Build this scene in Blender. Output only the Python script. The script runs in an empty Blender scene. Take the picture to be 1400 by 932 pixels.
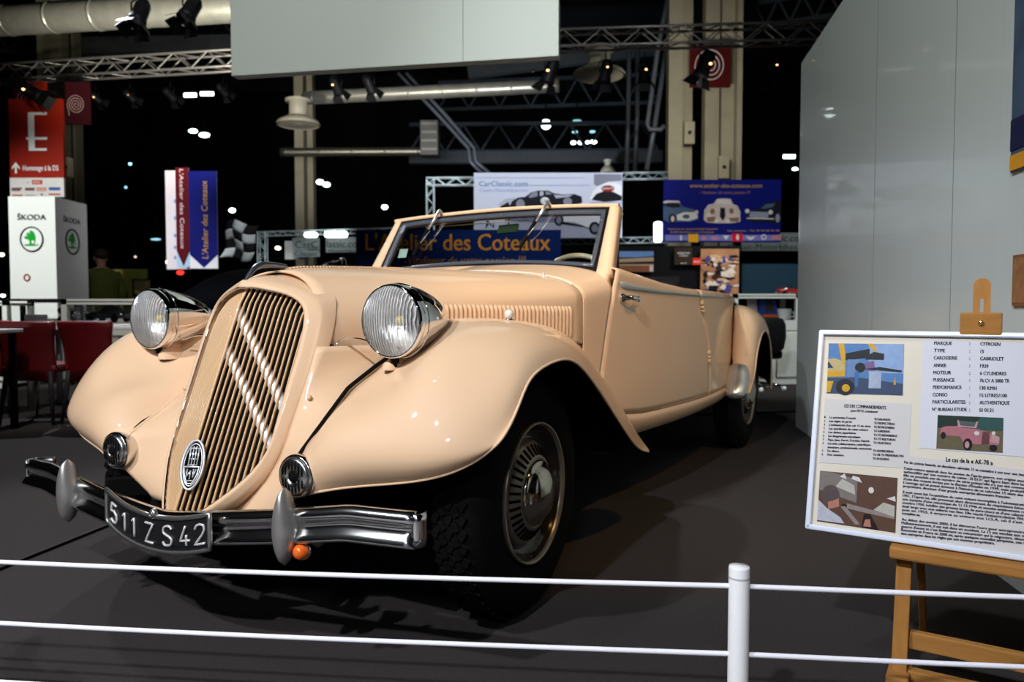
import bpy, bmesh, math, random
import numpy as np
from mathutils import Vector, Matrix
random.seed(7)
sc = bpy.context.scene
col = sc.collection
PI = math.pi
# ------------------------------------------------------------------ camera numbers (frame 1400 x 932)
FPX, HOR, EYE = 1027.0, 423.5, 0.902
PITCH = math.atan((466 - HOR) / FPX)
CP, SP = math.cos(PITCH), math.sin(PITCH)
def at(px, py, Y):
    """world point at ground distance Y in front of the camera, seen in the direction of photo pixel (px, py)"""
    u, v = (px - 700) / FPX, (466 - py) / FPX
    dy, dz = CP + v * SP, -SP + v * CP
    return Vector((u / dy * Y, Y, EYE + dz / dy * Y))
# ------------------------------------------------------------------ materials
MATS = {}
def M(name, color, rough=0.5, metal=0.0, coat=0.0, var=0.06, scale=12.0, bump=0.0, bscale=60.0, spec=0.5, stretch=None):
    if name in MATS: return MATS[name]
    m = bpy.data.materials.new(name); m.use_nodes = True
    nt = m.node_tree; b = nt.nodes['Principled BSDF']
    b.inputs['Roughness'].default_value = rough; b.inputs['Metallic'].default_value = metal
    b.inputs['Coat Weight'].default_value = coat; b.inputs['Coat Roughness'].default_value = 0.03
    b.inputs['Specular IOR Level'].default_value = spec if metal > .3 or coat > 0 or rough < .34 else min(spec, .08)
    tc = nt.nodes.new('ShaderNodeTexCoord')
    vec = tc.outputs['Object']
    if stretch:
        mp = nt.nodes.new('ShaderNodeMapping'); mp.inputs['Scale'].default_value = stretch
        nt.links.new(vec, mp.inputs['Vector']); vec = mp.outputs['Vector']
    nz = nt.nodes.new('ShaderNodeTexNoise'); nz.inputs['Scale'].default_value = scale; nz.inputs['Detail'].default_value = 4
    nt.links.new(vec, nz.inputs['Vector'])
    mx = nt.nodes.new('ShaderNodeMix'); mx.data_type = 'RGBA'
    c = color
    mx.inputs[6].default_value = (c[0]*(1-var), c[1]*(1-var), c[2]*(1-var), 1)
    mx.inputs[7].default_value = (min(1, c[0]*(1+var)), min(1, c[1]*(1+var)), min(1, c[2]*(1+var)), 1)
    nt.links.new(nz.outputs['Fac'], mx.inputs[0]); nt.links.new(mx.outputs[2], b.inputs['Base Color'])
    if bump:
        n2 = nt.nodes.new('ShaderNodeTexNoise'); n2.inputs['Scale'].default_value = bscale; n2.inputs['Detail'].default_value = 3
        nt.links.new(vec, n2.inputs['Vector'])
        bp = nt.nodes.new('ShaderNodeBump'); bp.inputs['Strength'].default_value = bump; bp.inputs['Distance'].default_value = 0.01
        nt.links.new(n2.outputs['Fac'], bp.inputs['Height']); nt.links.new(bp.outputs['Normal'], b.inputs['Normal'])
    MATS[name] = m
    return m
def EM(name, color, strength):
    if name in MATS: return MATS[name]
    m = bpy.data.materials.new(name); m.use_nodes = True
    nt = m.node_tree; b = nt.nodes['Principled BSDF']
    b.inputs['Base Color'].default_value = (*color, 1); b.inputs['Emission Color'].default_value = (*color, 1)
    b.inputs['Emission Strength'].default_value = strength
    MATS[name] = m
    return m
def GLASS(name, tint=(1, 1, 1), refl=1.0, rough=0.0, flutes=None, base=0.0):
    if name in MATS: return MATS[name]
    m = bpy.data.materials.new(name); m.use_nodes = True
    nt = m.node_tree; nt.nodes.remove(nt.nodes['Principled BSDF'])
    out = nt.nodes['Material Output']
    tr = nt.nodes.new('ShaderNodeBsdfTransparent'); tr.inputs['Color'].default_value = (*tint, 1)
    gl = nt.nodes.new('ShaderNodeBsdfGlossy'); gl.inputs['Roughness'].default_value = rough
    fr = nt.nodes.new('ShaderNodeFresnel'); fr.inputs['IOR'].default_value = 1.45
    mu = nt.nodes.new('ShaderNodeMath'); mu.operation = 'MULTIPLY_ADD'; mu.inputs[1].default_value = refl; mu.inputs[2].default_value = base; mu.use_clamp = True
    mx = nt.nodes.new('ShaderNodeMixShader')
    nt.links.new(fr.outputs[0], mu.inputs[0]); nt.links.new(mu.outputs[0], mx.inputs[0])
    nt.links.new(tr.outputs[0], mx.inputs[1]); nt.links.new(gl.outputs[0], mx.inputs[2]); nt.links.new(mx.outputs[0], out.inputs['Surface'])
    if flutes:
        tc = nt.nodes.new('ShaderNodeTexCoord'); wv = nt.nodes.new('ShaderNodeTexWave'); wv.bands_direction = 'Y'
        wv.inputs['Scale'].default_value = flutes; wv.inputs['Distortion'].default_value = 0.6
        bp = nt.nodes.new('ShaderNodeBump'); bp.inputs['Strength'].default_value = 0.6; bp.inputs['Distance'].default_value = 0.01
        nt.links.new(tc.outputs['Object'], wv.inputs['Vector']); nt.links.new(wv.outputs['Fac'], bp.inputs['Height'])
        nt.links.new(bp.outputs['Normal'], gl.inputs['Normal'])
    MATS[name] = m
    return m
def FLUTED(name):
    """pressed headlamp glass: clear with whitened vertical flutes"""
    m = bpy.data.materials.new(name); m.use_nodes = True
    nt = m.node_tree; nt.nodes.remove(nt.nodes['Principled BSDF']); out = nt.nodes['Material Output']; L = nt.links.new
    tr = nt.nodes.new('ShaderNodeBsdfTransparent'); gl = nt.nodes.new('ShaderNodeBsdfGlossy'); gl.inputs['Roughness'].default_value = .12
    df = nt.nodes.new('ShaderNodeBsdfDiffuse'); df.inputs['Color'].default_value = (.95, .93, .90, 1)  # white diffuse stands in for the glare on the flutes
    tc = nt.nodes.new('ShaderNodeTexCoord'); wv = nt.nodes.new('ShaderNodeTexWave'); wv.bands_direction = 'Y'; wv.inputs['Scale'].default_value = 34; wv.inputs['Distortion'].default_value = 2.2; wv.inputs['Detail'].default_value = 3
    nz = nt.nodes.new('ShaderNodeTexNoise'); nz.inputs['Scale'].default_value = 22
    mm = nt.nodes.new('ShaderNodeMath'); mm.operation = 'MULTIPLY'
    mr = nt.nodes.new('ShaderNodeMapRange'); mr.inputs[1].default_value = .15; mr.inputs[2].default_value = .75; mr.inputs[3].default_value = .22; mr.inputs[4].default_value = .95
    bp = nt.nodes.new('ShaderNodeBump'); bp.inputs['Strength'].default_value = .8; bp.inputs['Distance'].default_value = .01
    fr = nt.nodes.new('ShaderNodeFresnel'); fr.inputs['IOR'].default_value = 1.5
    m1 = nt.nodes.new('ShaderNodeMixShader'); m2 = nt.nodes.new('ShaderNodeMixShader')
    L(tc.outputs['Object'], wv.inputs['Vector']); L(tc.outputs['Object'], nz.inputs['Vector']); L(wv.outputs['Fac'], mm.inputs[0]); L(nz.outputs['Fac'], mm.inputs[1]); L(mm.outputs[0], mr.inputs[0])
    L(wv.outputs['Fac'], bp.inputs['Height']); L(bp.outputs['Normal'], gl.inputs['Normal']); L(bp.outputs['Normal'], df.inputs['Normal'])
    L(mr.outputs[0], m1.inputs[0]); L(tr.outputs[0], m1.inputs[1]); L(df.outputs[0], m1.inputs[2])
    L(fr.outputs[0], m2.inputs[0]); L(m1.outputs[0], m2.inputs[1]); L(gl.outputs[0], m2.inputs[2]); L(m2.outputs[0], out.inputs['Surface'])
    return m
# ------------------------------------------------------------------ object helpers
def tag(o, label=None, cat=None, group=None, kind=None):
    if label: o['label'] = label
    if cat: o['category'] = cat
    if group: o['group'] = group
    if kind: o['kind'] = kind
    return o
def empty(name, label, cat, loc=(0, 0, 0), rotz=0.0, group=None, matrix=None):
    o = bpy.data.objects.new(name, None); col.objects.link(o); o.empty_display_size = 0.1
    if matrix is not None: o.matrix_world = matrix
    else: o.location = loc; o.rotation_euler = (0, 0, rotz)
    return tag(o, label, cat, group)
class MB:
    def __init__(s): s.v = []; s.f = []; s.mi = []; s.sm = []; s.cur = 0; s.smooth = False
    def add(s, verts, faces, mat=None):
        n = len(s.v); k = s.cur
        if mat is not None: verts = [mat @ Vector(p) for p in verts]
        s.v.extend([tuple(p) for p in verts])
        for f in faces: s.f.append([i + n for i in f]); s.mi.append(k); s.sm.append(s.smooth)
        return s
    def box(s, c, d, mat=None):
        x, y, z = c; a, b, e = d[0]/2, d[1]/2, d[2]/2
        vs = [(x+i*a, y+j*b, z+k*e) for i in (-1, 1) for j in (-1, 1) for k in (-1, 1)]
        return s.add(vs, [(0,1,3,2),(4,6,7,5),(0,4,5,1),(2,3,7,6),(0,2,6,4),(1,5,7,3)], mat)
    def bar(s, p, q, w, h, up=(0, 0, 1)):
        p, q = Vector(p), Vector(q); d = (q-p); L = d.length; d.normalize()
        u = Vector(up); sd = d.cross(u)
        if sd.length < 1e-4: sd = d.cross(Vector((1, 0, 0)))
        sd.normalize(); u = sd.cross(d)
        vs = [a + sd*(i*w/2) + u*(k*h/2) for a in (p, q) for i in (-1, 1) for k in (-1, 1)]
        return s.add(vs, [(0,1,3,2),(4,6,7,5),(0,4,5,1),(2,3,7,6),(0,2,6,4),(1,5,7,3)])
    def tube(s, pts, r, seg=10, closed=False, caps=True, flat=None):
        pts = [Vector(p) for p in pts]; n = len(pts)
        rs = r if isinstance(r, (list, tuple)) else [r]*n
        t0 = (pts[1]-pts[0]).normalized(); a = t0.orthogonal().normalized()
        if flat: a = Vector(flat); a = (a - t0*a.dot(t0)).normalized()
        rings = []; sm = s.smooth; s.smooth = True
        for i in range(n):
            if closed: t = (pts[(i+1) % n]-pts[i-1]).normalized()
            else: t = (pts[min(i+1, n-1)]-pts[max(i-1, 0)]).normalized()
            a = (a - t*a.dot(t)).normalized(); b = t.cross(a)
            rings.append([pts[i] + (a*math.cos(2*PI*k/seg) + b*math.sin(2*PI*k/seg))*rs[i] for k in range(seg)])
        vs = [p for rg in rings for p in rg]; fs = []
        for i in range(n if closed else n-1):
            j = (i+1) % n
            for k in range(seg): k2 = (k+1) % seg; fs.append((i*seg+k, j*seg+k, j*seg+k2, i*seg+k2))
        if caps and not closed: fs += [tuple(range(seg-1, -1, -1)), tuple((n-1)*seg+k for k in range(seg))]
        s.add(vs, fs); s.smooth = sm
        return s
    def lathe(s, prof, mat=None, seg=32, closed=False, a0=0.0, a1=2*PI):
        """prof: (radius, height) pairs turned about local Z"""
        full = abs(a1-a0-2*PI) < 1e-6; ns = seg if full else seg+1
        sm = s.smooth; s.smooth = True
        vs = [(r*math.cos(a0+(a1-a0)*k/seg), r*math.sin(a0+(a1-a0)*k/seg), h) for r, h in prof for k in range(ns)]
        fs = []; n = len(prof)
        for i in range(n if closed else n-1):
            j = (i+1) % n
            for k in range(seg):
                k2 = (k+1) % ns if full else k+1
                fs.append((i*ns+k, i*ns+k2, j*ns+k2, j*ns+k))
        s.add(vs, fs, mat); s.smooth = sm
        return s
    def prism(s, pts, d, mat=None, z0=0.0):
        """2-D outline in local XY, extruded from z0 to z0 + d"""
        n = len(pts)
        vs = [(x, y, z0) for x, y in pts] + [(x, y, z0+d) for x, y in pts]
        fs = [tuple(range(n-1, -1, -1)), tuple(range(n, 2*n))] + [(i, (i+1) % n, n+(i+1) % n, n+i) for i in range(n)]
        return s.add(vs, fs, mat)
    def grid(s, P, flip=False, cu=False, cv=False):
        P = np.asarray(P); m, n = P.shape[:2]
        fs = []; sm = s.smooth; s.smooth = True
        for i in range(m if cu else m-1):
            for j in range(n if cv else n-1):
                i2, j2 = (i+1) % m, (j+1) % n
                q = (i*n+j, i2*n+j, i2*n+j2, i*n+j2)
                fs.append(q[::-1] if flip else q)
        s.add([Vector(p) for p in P.reshape(-1, 3)], fs); s.smooth = sm
        return s
    def sphere(s, c, r, seg=16, rings=10, sc3=(1, 1, 1), mat=None):
        vs = []; fs = []; sm = s.smooth; s.smooth = True
        for i in range(rings+1):
            th = PI*i/rings
            for k in range(seg):
                ph = 2*PI*k/seg
                vs.append((c[0]+r*sc3[0]*math.sin(th)*math.cos(ph), c[1]+r*sc3[1]*math.sin(th)*math.sin(ph), c[2]+r*sc3[2]*math.cos(th)))
        for i in range(rings):
            for k in range(seg):
                k2 = (k+1) % seg; fs.append((i*seg+k, (i+1)*seg+k, (i+1)*seg+k2, i*seg+k2))
        s.add(vs, fs, mat); s.smooth = sm
        return s
    def text(s, txt, size, mat=None, width=None, height=None, align='LEFT', depth=0.0, slant=0.0):
        vs, fs = text_geo(txt)
        if not vs: return s
        x0 = min(p[0] for p in vs); x1 = max(p[0] for p in vs)
        sx = sy = size
        if width: sx = width/max(x1-x0, 1e-6)
        if height: y1 = max(p[1] for p in vs); sy = height/max(y1, 1e-6)
        off = {'LEFT': -x0, 'CENTER': -(x0+x1)/2, 'RIGHT': -x1}[align]
        return s.add([((p[0]+off)*sx + slant*p[1]*sy, p[1]*sy, depth) for p in vs], fs, mat)
    def build(s, name, mat, parent=None, bevel=0.0, solid=0.0, subd=0, label=None, merge=False, auto=True, kind=None, soff=0.0):
        me = bpy.data.meshes.new(name); me.from_pydata(s.v, [], s.f)
        for m in (mat if isinstance(mat, (list, tuple)) else [mat]): me.materials.append(m)
        me.polygons.foreach_set('material_index', s.mi); me.polygons.foreach_set('use_smooth', s.sm); me.update()
        bm = bmesh.new(); bm.from_mesh(me)
        if merge: bmesh.ops.remove_doubles(bm, verts=bm.verts, dist=1e-5)
        if auto: bmesh.ops.recalc_face_normals(bm, faces=bm.faces)
        bm.to_mesh(me); bm.free()
        o = bpy.data.objects.new(name, me); col.objects.link(o)
        if parent is not None: o.parent = parent
        if solid:
            md = o.modifiers.new('thickness', 'SOLIDIFY'); md.thickness = solid; md.offset = soff
        if bevel:
            md = o.modifiers.new('edges', 'BEVEL'); md.width = bevel; md.segments = 2; md.limit_method = 'ANGLE'
        if subd:
            md = o.modifiers.new('smooth', 'SUBSURF'); md.levels = subd; md.render_levels = subd
        if label: o['label'] = label
        if kind: o['kind'] = kind
        return o
TXT = {}
def text_geo(txt):
    if txt in TXT: return TXT[txt]
    cu = bpy.data.curves.new('t', 'FONT'); cu.body = txt; cu.resolution_u = 3
    ob = bpy.data.objects.new('t', cu); col.objects.link(ob)
    bpy.context.view_layer.update()
    me = bpy.data.meshes.new_from_object(ob.evaluated_get(bpy.context.evaluated_depsgraph_get()))
    r = ([tuple(v.co) for v in me.vertices], [tuple(p.vertices) for p in me.polygons])
    bpy.data.objects.remove(ob); bpy.data.curves.remove(cu); bpy.data.meshes.remove(me)
    TXT[txt] = r
    return r
def nspl(P, N=None, t=None, ts=None):
    """natural cubic spline through the rows of P, resampled"""
    P = np.asarray(P, float); n = len(P); sh = P.shape[1:]; P = P.reshape(n, -1)
    if t is None:
        t = np.concatenate([[0], np.cumsum(np.linalg.norm(np.diff(P, axis=0), axis=1)**0.75 + 1e-9)])
    h = np.diff(t)
    A = np.zeros((n, n)); B = np.zeros_like(P); A[0, 0] = A[-1, -1] = 1
    for i in range(1, n-1):
        A[i, i-1], A[i, i], A[i, i+1] = h[i-1], 2*(h[i-1]+h[i]), h[i]
        B[i] = 6*((P[i+1]-P[i])/h[i] - (P[i]-P[i-1])/h[i-1])
    S = np.linalg.solve(A, B)
    q = np.linspace(t[0], t[-1], N) if ts is None else np.asarray(ts)
    k = np.clip(np.searchsorted(t, q, side='right')-1, 0, n-2)
    a = (t[k+1]-q)[:, None]; b = (q-t[k])[:, None]; hk = h[k][:, None]
    R = S[k]*a**3/(6*hk) + S[k+1]*b**3/(6*hk) + (P[k]/hk - S[k]*hk/6)*a + (P[k+1]/hk - S[k+1]*hk/6)*b
    return R.reshape((len(q),)+sh)
def sgrid(G, mu, mv):
    G = np.asarray(G, float)
    du = np.mean(np.linalg.norm(np.diff(G, axis=0), axis=2), axis=1)**0.75
    dv = np.mean(np.linalg.norm(np.diff(G, axis=1), axis=2), axis=0)**0.75
    tu = np.concatenate([[0], np.cumsum(du)]); tv = np.concatenate([[0], np.cumsum(dv)])
    A = nspl(G, mu, t=tu)
    return np.transpose(nspl(np.transpose(A, (1, 0, 2)), mv, t=tv), (1, 0, 2))
def mir(P, s):
    P = np.array(P, float).copy(); P[..., 1] *= s
    return P
def frame_y(p, d, up=(0, 0, 1)):
    """matrix whose local Z points along d, local Y roughly up"""
    z = Vector(d).normalized(); y = Vector(up); x = y.cross(z)
    if x.length < 1e-5: x = Vector((1, 0, 0))
    x.normalize(); y = z.cross(x)
    m = Matrix.Identity(4)
    for i in range(3): m[i][0], m[i][1], m[i][2], m[i][3] = x[i], y[i], z[i], p[i]
    return m
def ell(cx, cy, rx, ry, n=24, a0=0.0, a1=2*PI):
    return [(cx+rx*math.cos(a0+(a1-a0)*k/n), cy+ry*math.sin(a0+(a1-a0)*k/n)) for k in range(n if a1-a0 > 6.28 else n+1)]

# ------------------------------------------------------------------ palette
PAINT = M('cream_paint', (0.750, 0.500, 0.305), rough=0.55, coat=0.62, var=0.012, scale=3, spec=.25)
CHROME = M('chrome', (0.80, 0.80, 0.79), rough=0.05, metal=1.0, var=0.02)
ALU = M('dull_aluminium', (0.52, 0.52, 0.49), rough=0.35, metal=1.0, var=0.12, scale=25)
BLACK = M('black_rubber', (0.004, 0.004, 0.004), rough=0.6, var=0.2, spec=.3)
MATT = M('matt_black', (0.004, 0.004, 0.004), rough=0.9, var=0.2, spec=0.1)
LEATHER = M('black_leather', (0.010, 0.010, 0.011), rough=0.45, var=0.2, bump=0.2, bscale=40)
# ================================================================== THE CAR (local x forward, y to its left, z up)
ALPHA = math.radians(28.7)
FX = Vector((-math.sin(ALPHA), -math.cos(ALPHA), 0))
CAR = empty('convertible_car', 'cream vintage convertible car with chrome headlamps standing on the dark carpet', 'car', (-0.6138, 2.5876, 0), math.atan2(FX.y, FX.x))
_wx = [.40, .25, 0, -.3, -.5, -.72, -.85, -1.1, -1.5, -1.9, -2.3, -2.7, -3.1, -3.5, -3.85, -4.02]
_wy = [.205, .25, .345, .46, .54, .617, .645, .69, .735, .755, .755, .735, .68, .60, .47, .33]
_wT = np.array([-a for a in _wx])
def Wd(x):
    return float(nspl(np.array(_wy)[:, None], t=_wT, ts=[min(max(-x, -.40), 4.02)])[0, 0])
def Zr(x):
    return float(np.interp(-x, [-.3, -.15, 0, .3, .72, .95, 1.1, 4.02], [1.016, 1.036, 1.044, 1.055, 1.062, 1.100, 1.102, 0.95]))
def sect(x, t, zb):
    """body section at station x: t = 0 ridge, 1 shoulder foot, 2 bottom"""
    w = Wd(x)
    n = float(np.interp(-x, [-.3, 0, .72, .95], [2.0, 2.1, 2.6, 3.3])); zs = float(np.interp(-x, [-.3, 0, .72, .95], [.82, .88, .93, .945]))
    if t <= 1:
        a = t*PI/2
        return Vector((x, w*abs(math.sin(a))**(2/n), zs + (Zr(x)-zs)*max(math.cos(a), 0)**(2/n)))
    return Vector((x, w, zs + (zb-zs)*(t-1)))
TS = [i/18 for i in range(19)] + [1 + i/10 for i in range(1, 11)]
# ---- bonnet (both halves in one pressing pair)
def hood_front(z):
    f = 0.672 - 0.405*z
    if z < 0.815: f -= 0.05 - math.sqrt(max(0.0025 - (0.815-z)**2, 0))
    return f
mb = MB()
for s in (1, -1):
    P = []
    for t in TS:
        z = 1.0
        for _ in range(6): z = sect(hood_front(z), t, .772).z
        xf = hood_front(z); row = []
        for i in range(25): row.append(mir(sect(xf + (-.722-xf)*i/24, t, .772), s))
        P.append(row)
    mb.grid(P, flip=s < 0)
HOOD = mb.build('hood', PAINT, CAR, solid=.006, auto=False)
mb = MB(); mb.tube([(x, 0, Zr(x)+.002) for x in np.linspace(.22, -.72, 20)], .006, 8)
for x in np.linspace(.2, -.70, 60): mb.box((x, 0, Zr(x)+.004), (.009, .014, .010))
mb.build('hood_hinge', PAINT, HOOD)
for s in (1, -1):   # louvres: a raised rib with a dark slit behind it
    mb = MB()
    for i in range(33):
        x = -.075 - i*.0178; y = Wd(x); z0, z1 = .79, .921 - i*.00015
        zz = [z0, z0+.008, z0+.02, .5*(z0+z1), z1-.014, z1-.005, z1]; hh = [0, .006, .009, .009, .009, .006, 0]
        G = []
        for z, h in zip(zz, hh):
            G.append([(x+.0065, s*(y+.0005), z), (x+.004, s*(y+.6*h+.0032), z), (x-.001, s*(y+h+.0032), z), (x-.004, s*(y+h+.0032), z), (x-.0055, s*(y+.0005), z)])
        mb.cur = 0; mb.grid(G, flip=s > 0)
        mb.cur = 1; mb.box((x-.0082, s*(Wd(x-.008)+.0034), (z0+z1)/2), (.0045, .001, z1-z0-.016))
    mb.build('louvre_panel', [PAINT, M('louvre_slit', (.05, .03, .018), .8)], HOOD, auto=False)
for s in (1, -1):   # small handles at the bonnet's rear edge
    p = sect(-.69, .50, .77); p.y *= s
    mb = MB(); mb.lathe([(.0, .0), (.012, .0), (.012, .003), (.005, .005), (.004, .013), (.006, .015), (.005, .018), (0, .019)], Matrix.Translation(p), 14)
    mb.bar((p.x, p.y-.018, p.z+.003), (p.x, p.y+.018, p.z+.003), .008, .005)
    mb.build('hood_handle', M('handle_pale', (.70, .64, .56), .3, .3), HOOD)
mb = MB()   # winged ornament on the nose
prof = [(.392, .975, .004), (.372, 1.004, .008), (.345, 1.030, .012), (.315, 1.041, .014), (.27, 1.042, .010), (.215, 1.040, .003)]
G = []
for x, z, w in prof:
    G.append([(x, w*math.cos(a), z + (.006+.3*w)*math.sin(a)) for a in [2*PI*k/10 for k in range(10)]])
mb.grid(G, cv=True)
mb.build('hood_ornament', M('ornament_grey', (.22, .24, .27), .25, .9), HOOD)
for s in (1, -1):   # side catch: chrome rod with black end
    mb = MB(); mb.tube(nspl([(.285, s*.252, .795), (.272, s*.262, .806), (.27, s*.275, .815), (.272, s*.31, .819), (.278, s*.36, .816), (.285, s*.415, .80)], 16), .0035, 8)
    mb.build('hood_catch', CHROME, HOOD)
    mb = MB(); mb.tube([(.292, s*.249, .800), (.286, s*.251, .776)], .006, 10)
    mb.build('rubber_stop', BLACK, HOOD)
# ---- cowl between bonnet and doors / windscreen
def door_front(z): return float(np.interp(z, [.44, .47, .64, .735, .853, .972, 1.057, 1.12], [-.79, -.80, -.839, -.862, -.892, -.926, -.957, -.957]))
mb = MB()
for s in (1, -1):
    P = []
    for t in TS:
        row = []
        for i in range(13):
            x1 = -.96
            for _ in range(4):
                zz = sect(x1, t, .44).z; x1 = max(door_front(zz) + .004, -.975)
            row.append(mir(sect(-.728 + (x1+.728)*i/12, t, .44), s))
        P.append(row)
    mb.grid(P, flip=s < 0)
COWL = mb.build('cowl', PAINT, CAR, solid=.006, auto=False)
for s in (1, -1):
    mb = MB(); mb.tube([mir(sect(-.725, t, .60) + Vector((0, .002, 0)), s) for t in np.linspace(.75, 1.9, 26)], .0035, 8)
    mb.build('cowl_bead', PAINT, COWL)
mb = MB(); pp = [sect(-.724, t, .6) for t in np.linspace(0, .72, 60)]
mb.tube([mir(p, -1) + np.array([0, 0, .002]) for p in pp[:0:-1]] + [p + Vector((0, 0, .002)) for p in pp], .0045, 8)
for p in pp[::1]:
    for s in (1, -1): mb.sphere((p.x+.003, s*p.y, p.z+.003), .0046, 8, 6)
mb.build('hood_lacing', M('lacing_cream', (.80, .66, .52), .6), COWL, label='pale braided lacing along the rear edge of the hood')
# ---- side skin below the belt
def Ys(x, z):
    y = Wd(x); 
    if z < .62: y -= .30*(.62-z)**2
    if z < .46: y -= 2.0*(.46-z)**2
    return y
def door_rear(z): return float(np.interp(z, [.43, .597, .718, .915, 1.0], [-2.168, -2.127, -2.09, -1.961, -1.914]))
def door_top(x): return float(np.interp(-x, [.95, 1.0, 1.156, 1.42, 1.715, 2.1, 2.75], [1.068, 1.066, 1.045, 1.017, 1.000, .996, .990]))
def door_bot(x): return float(np.interp(-x, [.78, 1.0, 1.2, 1.4, 1.65, 1.94, 2.2], [.476, .466, .449, .445, .442, .437, .434]))
for s in (1, -1):
    mb = MB(); P = []
    for j in range(23):
        v = j/22; row = []
        for i in range(33):
            u = i/32
            x = -1.5
            for _ in range(5):
                z = door_bot(x) + (door_top(x)-door_bot(x))*v
                x = door_front(z) + (door_rear(z)-door_front(z))*u
            row.append((x, s*Ys(x, z), z))
        P.append(row)
    top = []
    for (x, y, z) in P[-1]: top.append((x, y - s*.014, z+.007))
    P.append(top); P.append([(x, y - s*.055, z+.006) for (x, y, z) in P[-2]]); P.append([(x, y - s*.062, z-.12) for (x, y, z) in P[-3]])
    mb.grid(P, flip=s > 0)
    DOOR = mb.build('door', PAINT, CAR, solid=.006, auto=False)
    mb = MB(); G = []   # aluminium belt strip
    for i in range(31):
        u = i/30; x = -.972 + (-1.916+.972)*u
        zt = np.interp(-x, [.96, 1.063, 1.354, 1.914], [1.026, 1.012, .994, .984]); zb = np.interp(-x, [.96, 1.063, 1.354, 1.914], [.995, .984, .976, .969])
        if i == 0: zt, zb = 1.018, 1.004
        y = Ys(x, .98)
        G.append([(x, s*(y-.002), zb), (x, s*(y+.009), zb+.003), (x, s*(y+.012), (zt+zb)/2), (x, s*(y+.009), zt-.003), (x, s*(y-.002), zt)])
    mb.grid(G, flip=s < 0)
    mb.build('belt_strip', M('belt_aluminium', (.40, .43, .40), .42, .35, var=.06), DOOR, solid=.002, label='grey aluminium strip along the door top')
    mb = MB()   # handle
    y = Ys(-1.0, .95)
    mb.lathe([(0, .004), (.020, .004), (.022, .010), (.016, .02), (.010, .028), (.010, .05), (0, .052)], frame_y((-.992, s*(y-.004), .952), (-.15, s, 0)), 16)
    mb.tube([(-.992, s*(y+.042), .952), (-1.03, s*(y+.05), .951), (-1.06, s*(y+.048), .949), (-1.075, s*(y+.046), .948)], [.010, .011, .009, .004], 10)
    mb.sphere((-1.075, s*(y+.046), .948), .013)
    mb.tube([(-1.075, s*(y+.046), .948), (-1.125, s*(y+.040), .940)], [.007, .003], 8)
    mb.build('door_handle', CHROME, DOOR)
    for zc in (.917, .648):
        xc = door_rear(zc); mb = MB()
        d = Vector((door_rear(zc+.033)-door_rear(zc-.033), 0, .066)).normalized()
        c = Vector((xc+.002, s*(Ys(xc, zc)+.008), zc))
        for k in (-1, 0, 1): mb.tube([c + d*(k*.024-.011), c + d*(k*.024+.011)], .0105, 10)
        mb.build('door_hinge', M('hinge_cream', (.72, .52, .30), .35), DOOR)
# ---- rear quarters and tail
def Zt(x):
    return float(np.interp(-x, [1.9, 2.75, 3.0, 3.3, 3.6, 3.85, 4.0], [.998, .990, .985, .955, .89, .78, .66]))
mb = MB()
for s in (1, -1):
    P = []
    for j in range(23):
        v = j/22; row = []
        for i in range(35):
            u = i/34; x = -2.5
            for _ in range(5):
                z = .43 + (Zt(x)-.43)*v
                x0 = door_rear(z) - .0035; x = x0 + (-4.02-x0)*u
            row.append((x, s*Ys(x, z), z))
        P.append(row)
    P.append([(x, y - s*.016, z+.008) for (x, y, z) in P[-1]])
    P.append([(x, (y - s*.05) if x > -2.62 else 0.0, z + (.008 if x > -2.62 else .05)) for (x, y, z) in P[-2]])
    mb.grid(P, flip=s > 0)
tail = [[(-4.02, s_*Ys(-4.02, z)*k, z) for s_, k in ((1, 1), (1, .5), (1, 0), (-1, .5), (-1, 1))] for z in np.linspace(.43, Zt(-4.02)+.008, 8)]
mb.grid(tail)
REAR = mb.build('rear_body', PAINT, CAR, solid=.006, auto=False)
for s in (1, -1):
    mb = MB(); G = []
    for i in range(21):
        x = -1.922 - .70*i/20
        zt = np.interp(-x, [1.914, 2.62], [.984, .978]); zb = np.interp(-x, [1.914, 2.62], [.969, .974]); y = Ys(x, .98)
        G.append([(x, s*(y-.002), zb), (x, s*(y+.009), zb+.002), (x, s*(y+.009), zt-.002), (x, s*(y-.002), zt)])
    mb.grid(G, flip=s < 0); mb.build('belt_strip', MATS['belt_aluminium'], REAR, solid=.002)
# ---- sills
for s in (1, -1):
    mb = MB(); P = []
    for k, (dy, f) in enumerate([(0, 0), (.001, .25), (-.010, .55), (-.034, .82), (-.07, .95), (-.13, 1.0)]):
        P.append([(x, s*(Ys(x, .46) - .001 + dy), (door_bot(x)-.004)*(1-f) + .335*f) for x in np.linspace(-.86, -2.80, 30)])
    mb.grid(P, flip=s < 0)
    mb.build('sill', PAINT, CAR, solid=.005, auto=False)
for s in (1, -1):   # inner side panel closing the gap under the bonnet
    mb = MB(); mb.grid([[(x, s*(Wd(x)-.007), z) for z in (.56, .68, .80)] for x in np.linspace(.10, -.735, 16)], flip=s > 0); mb.build('inner_wing', PAINT, CAR, solid=.003)
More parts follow.
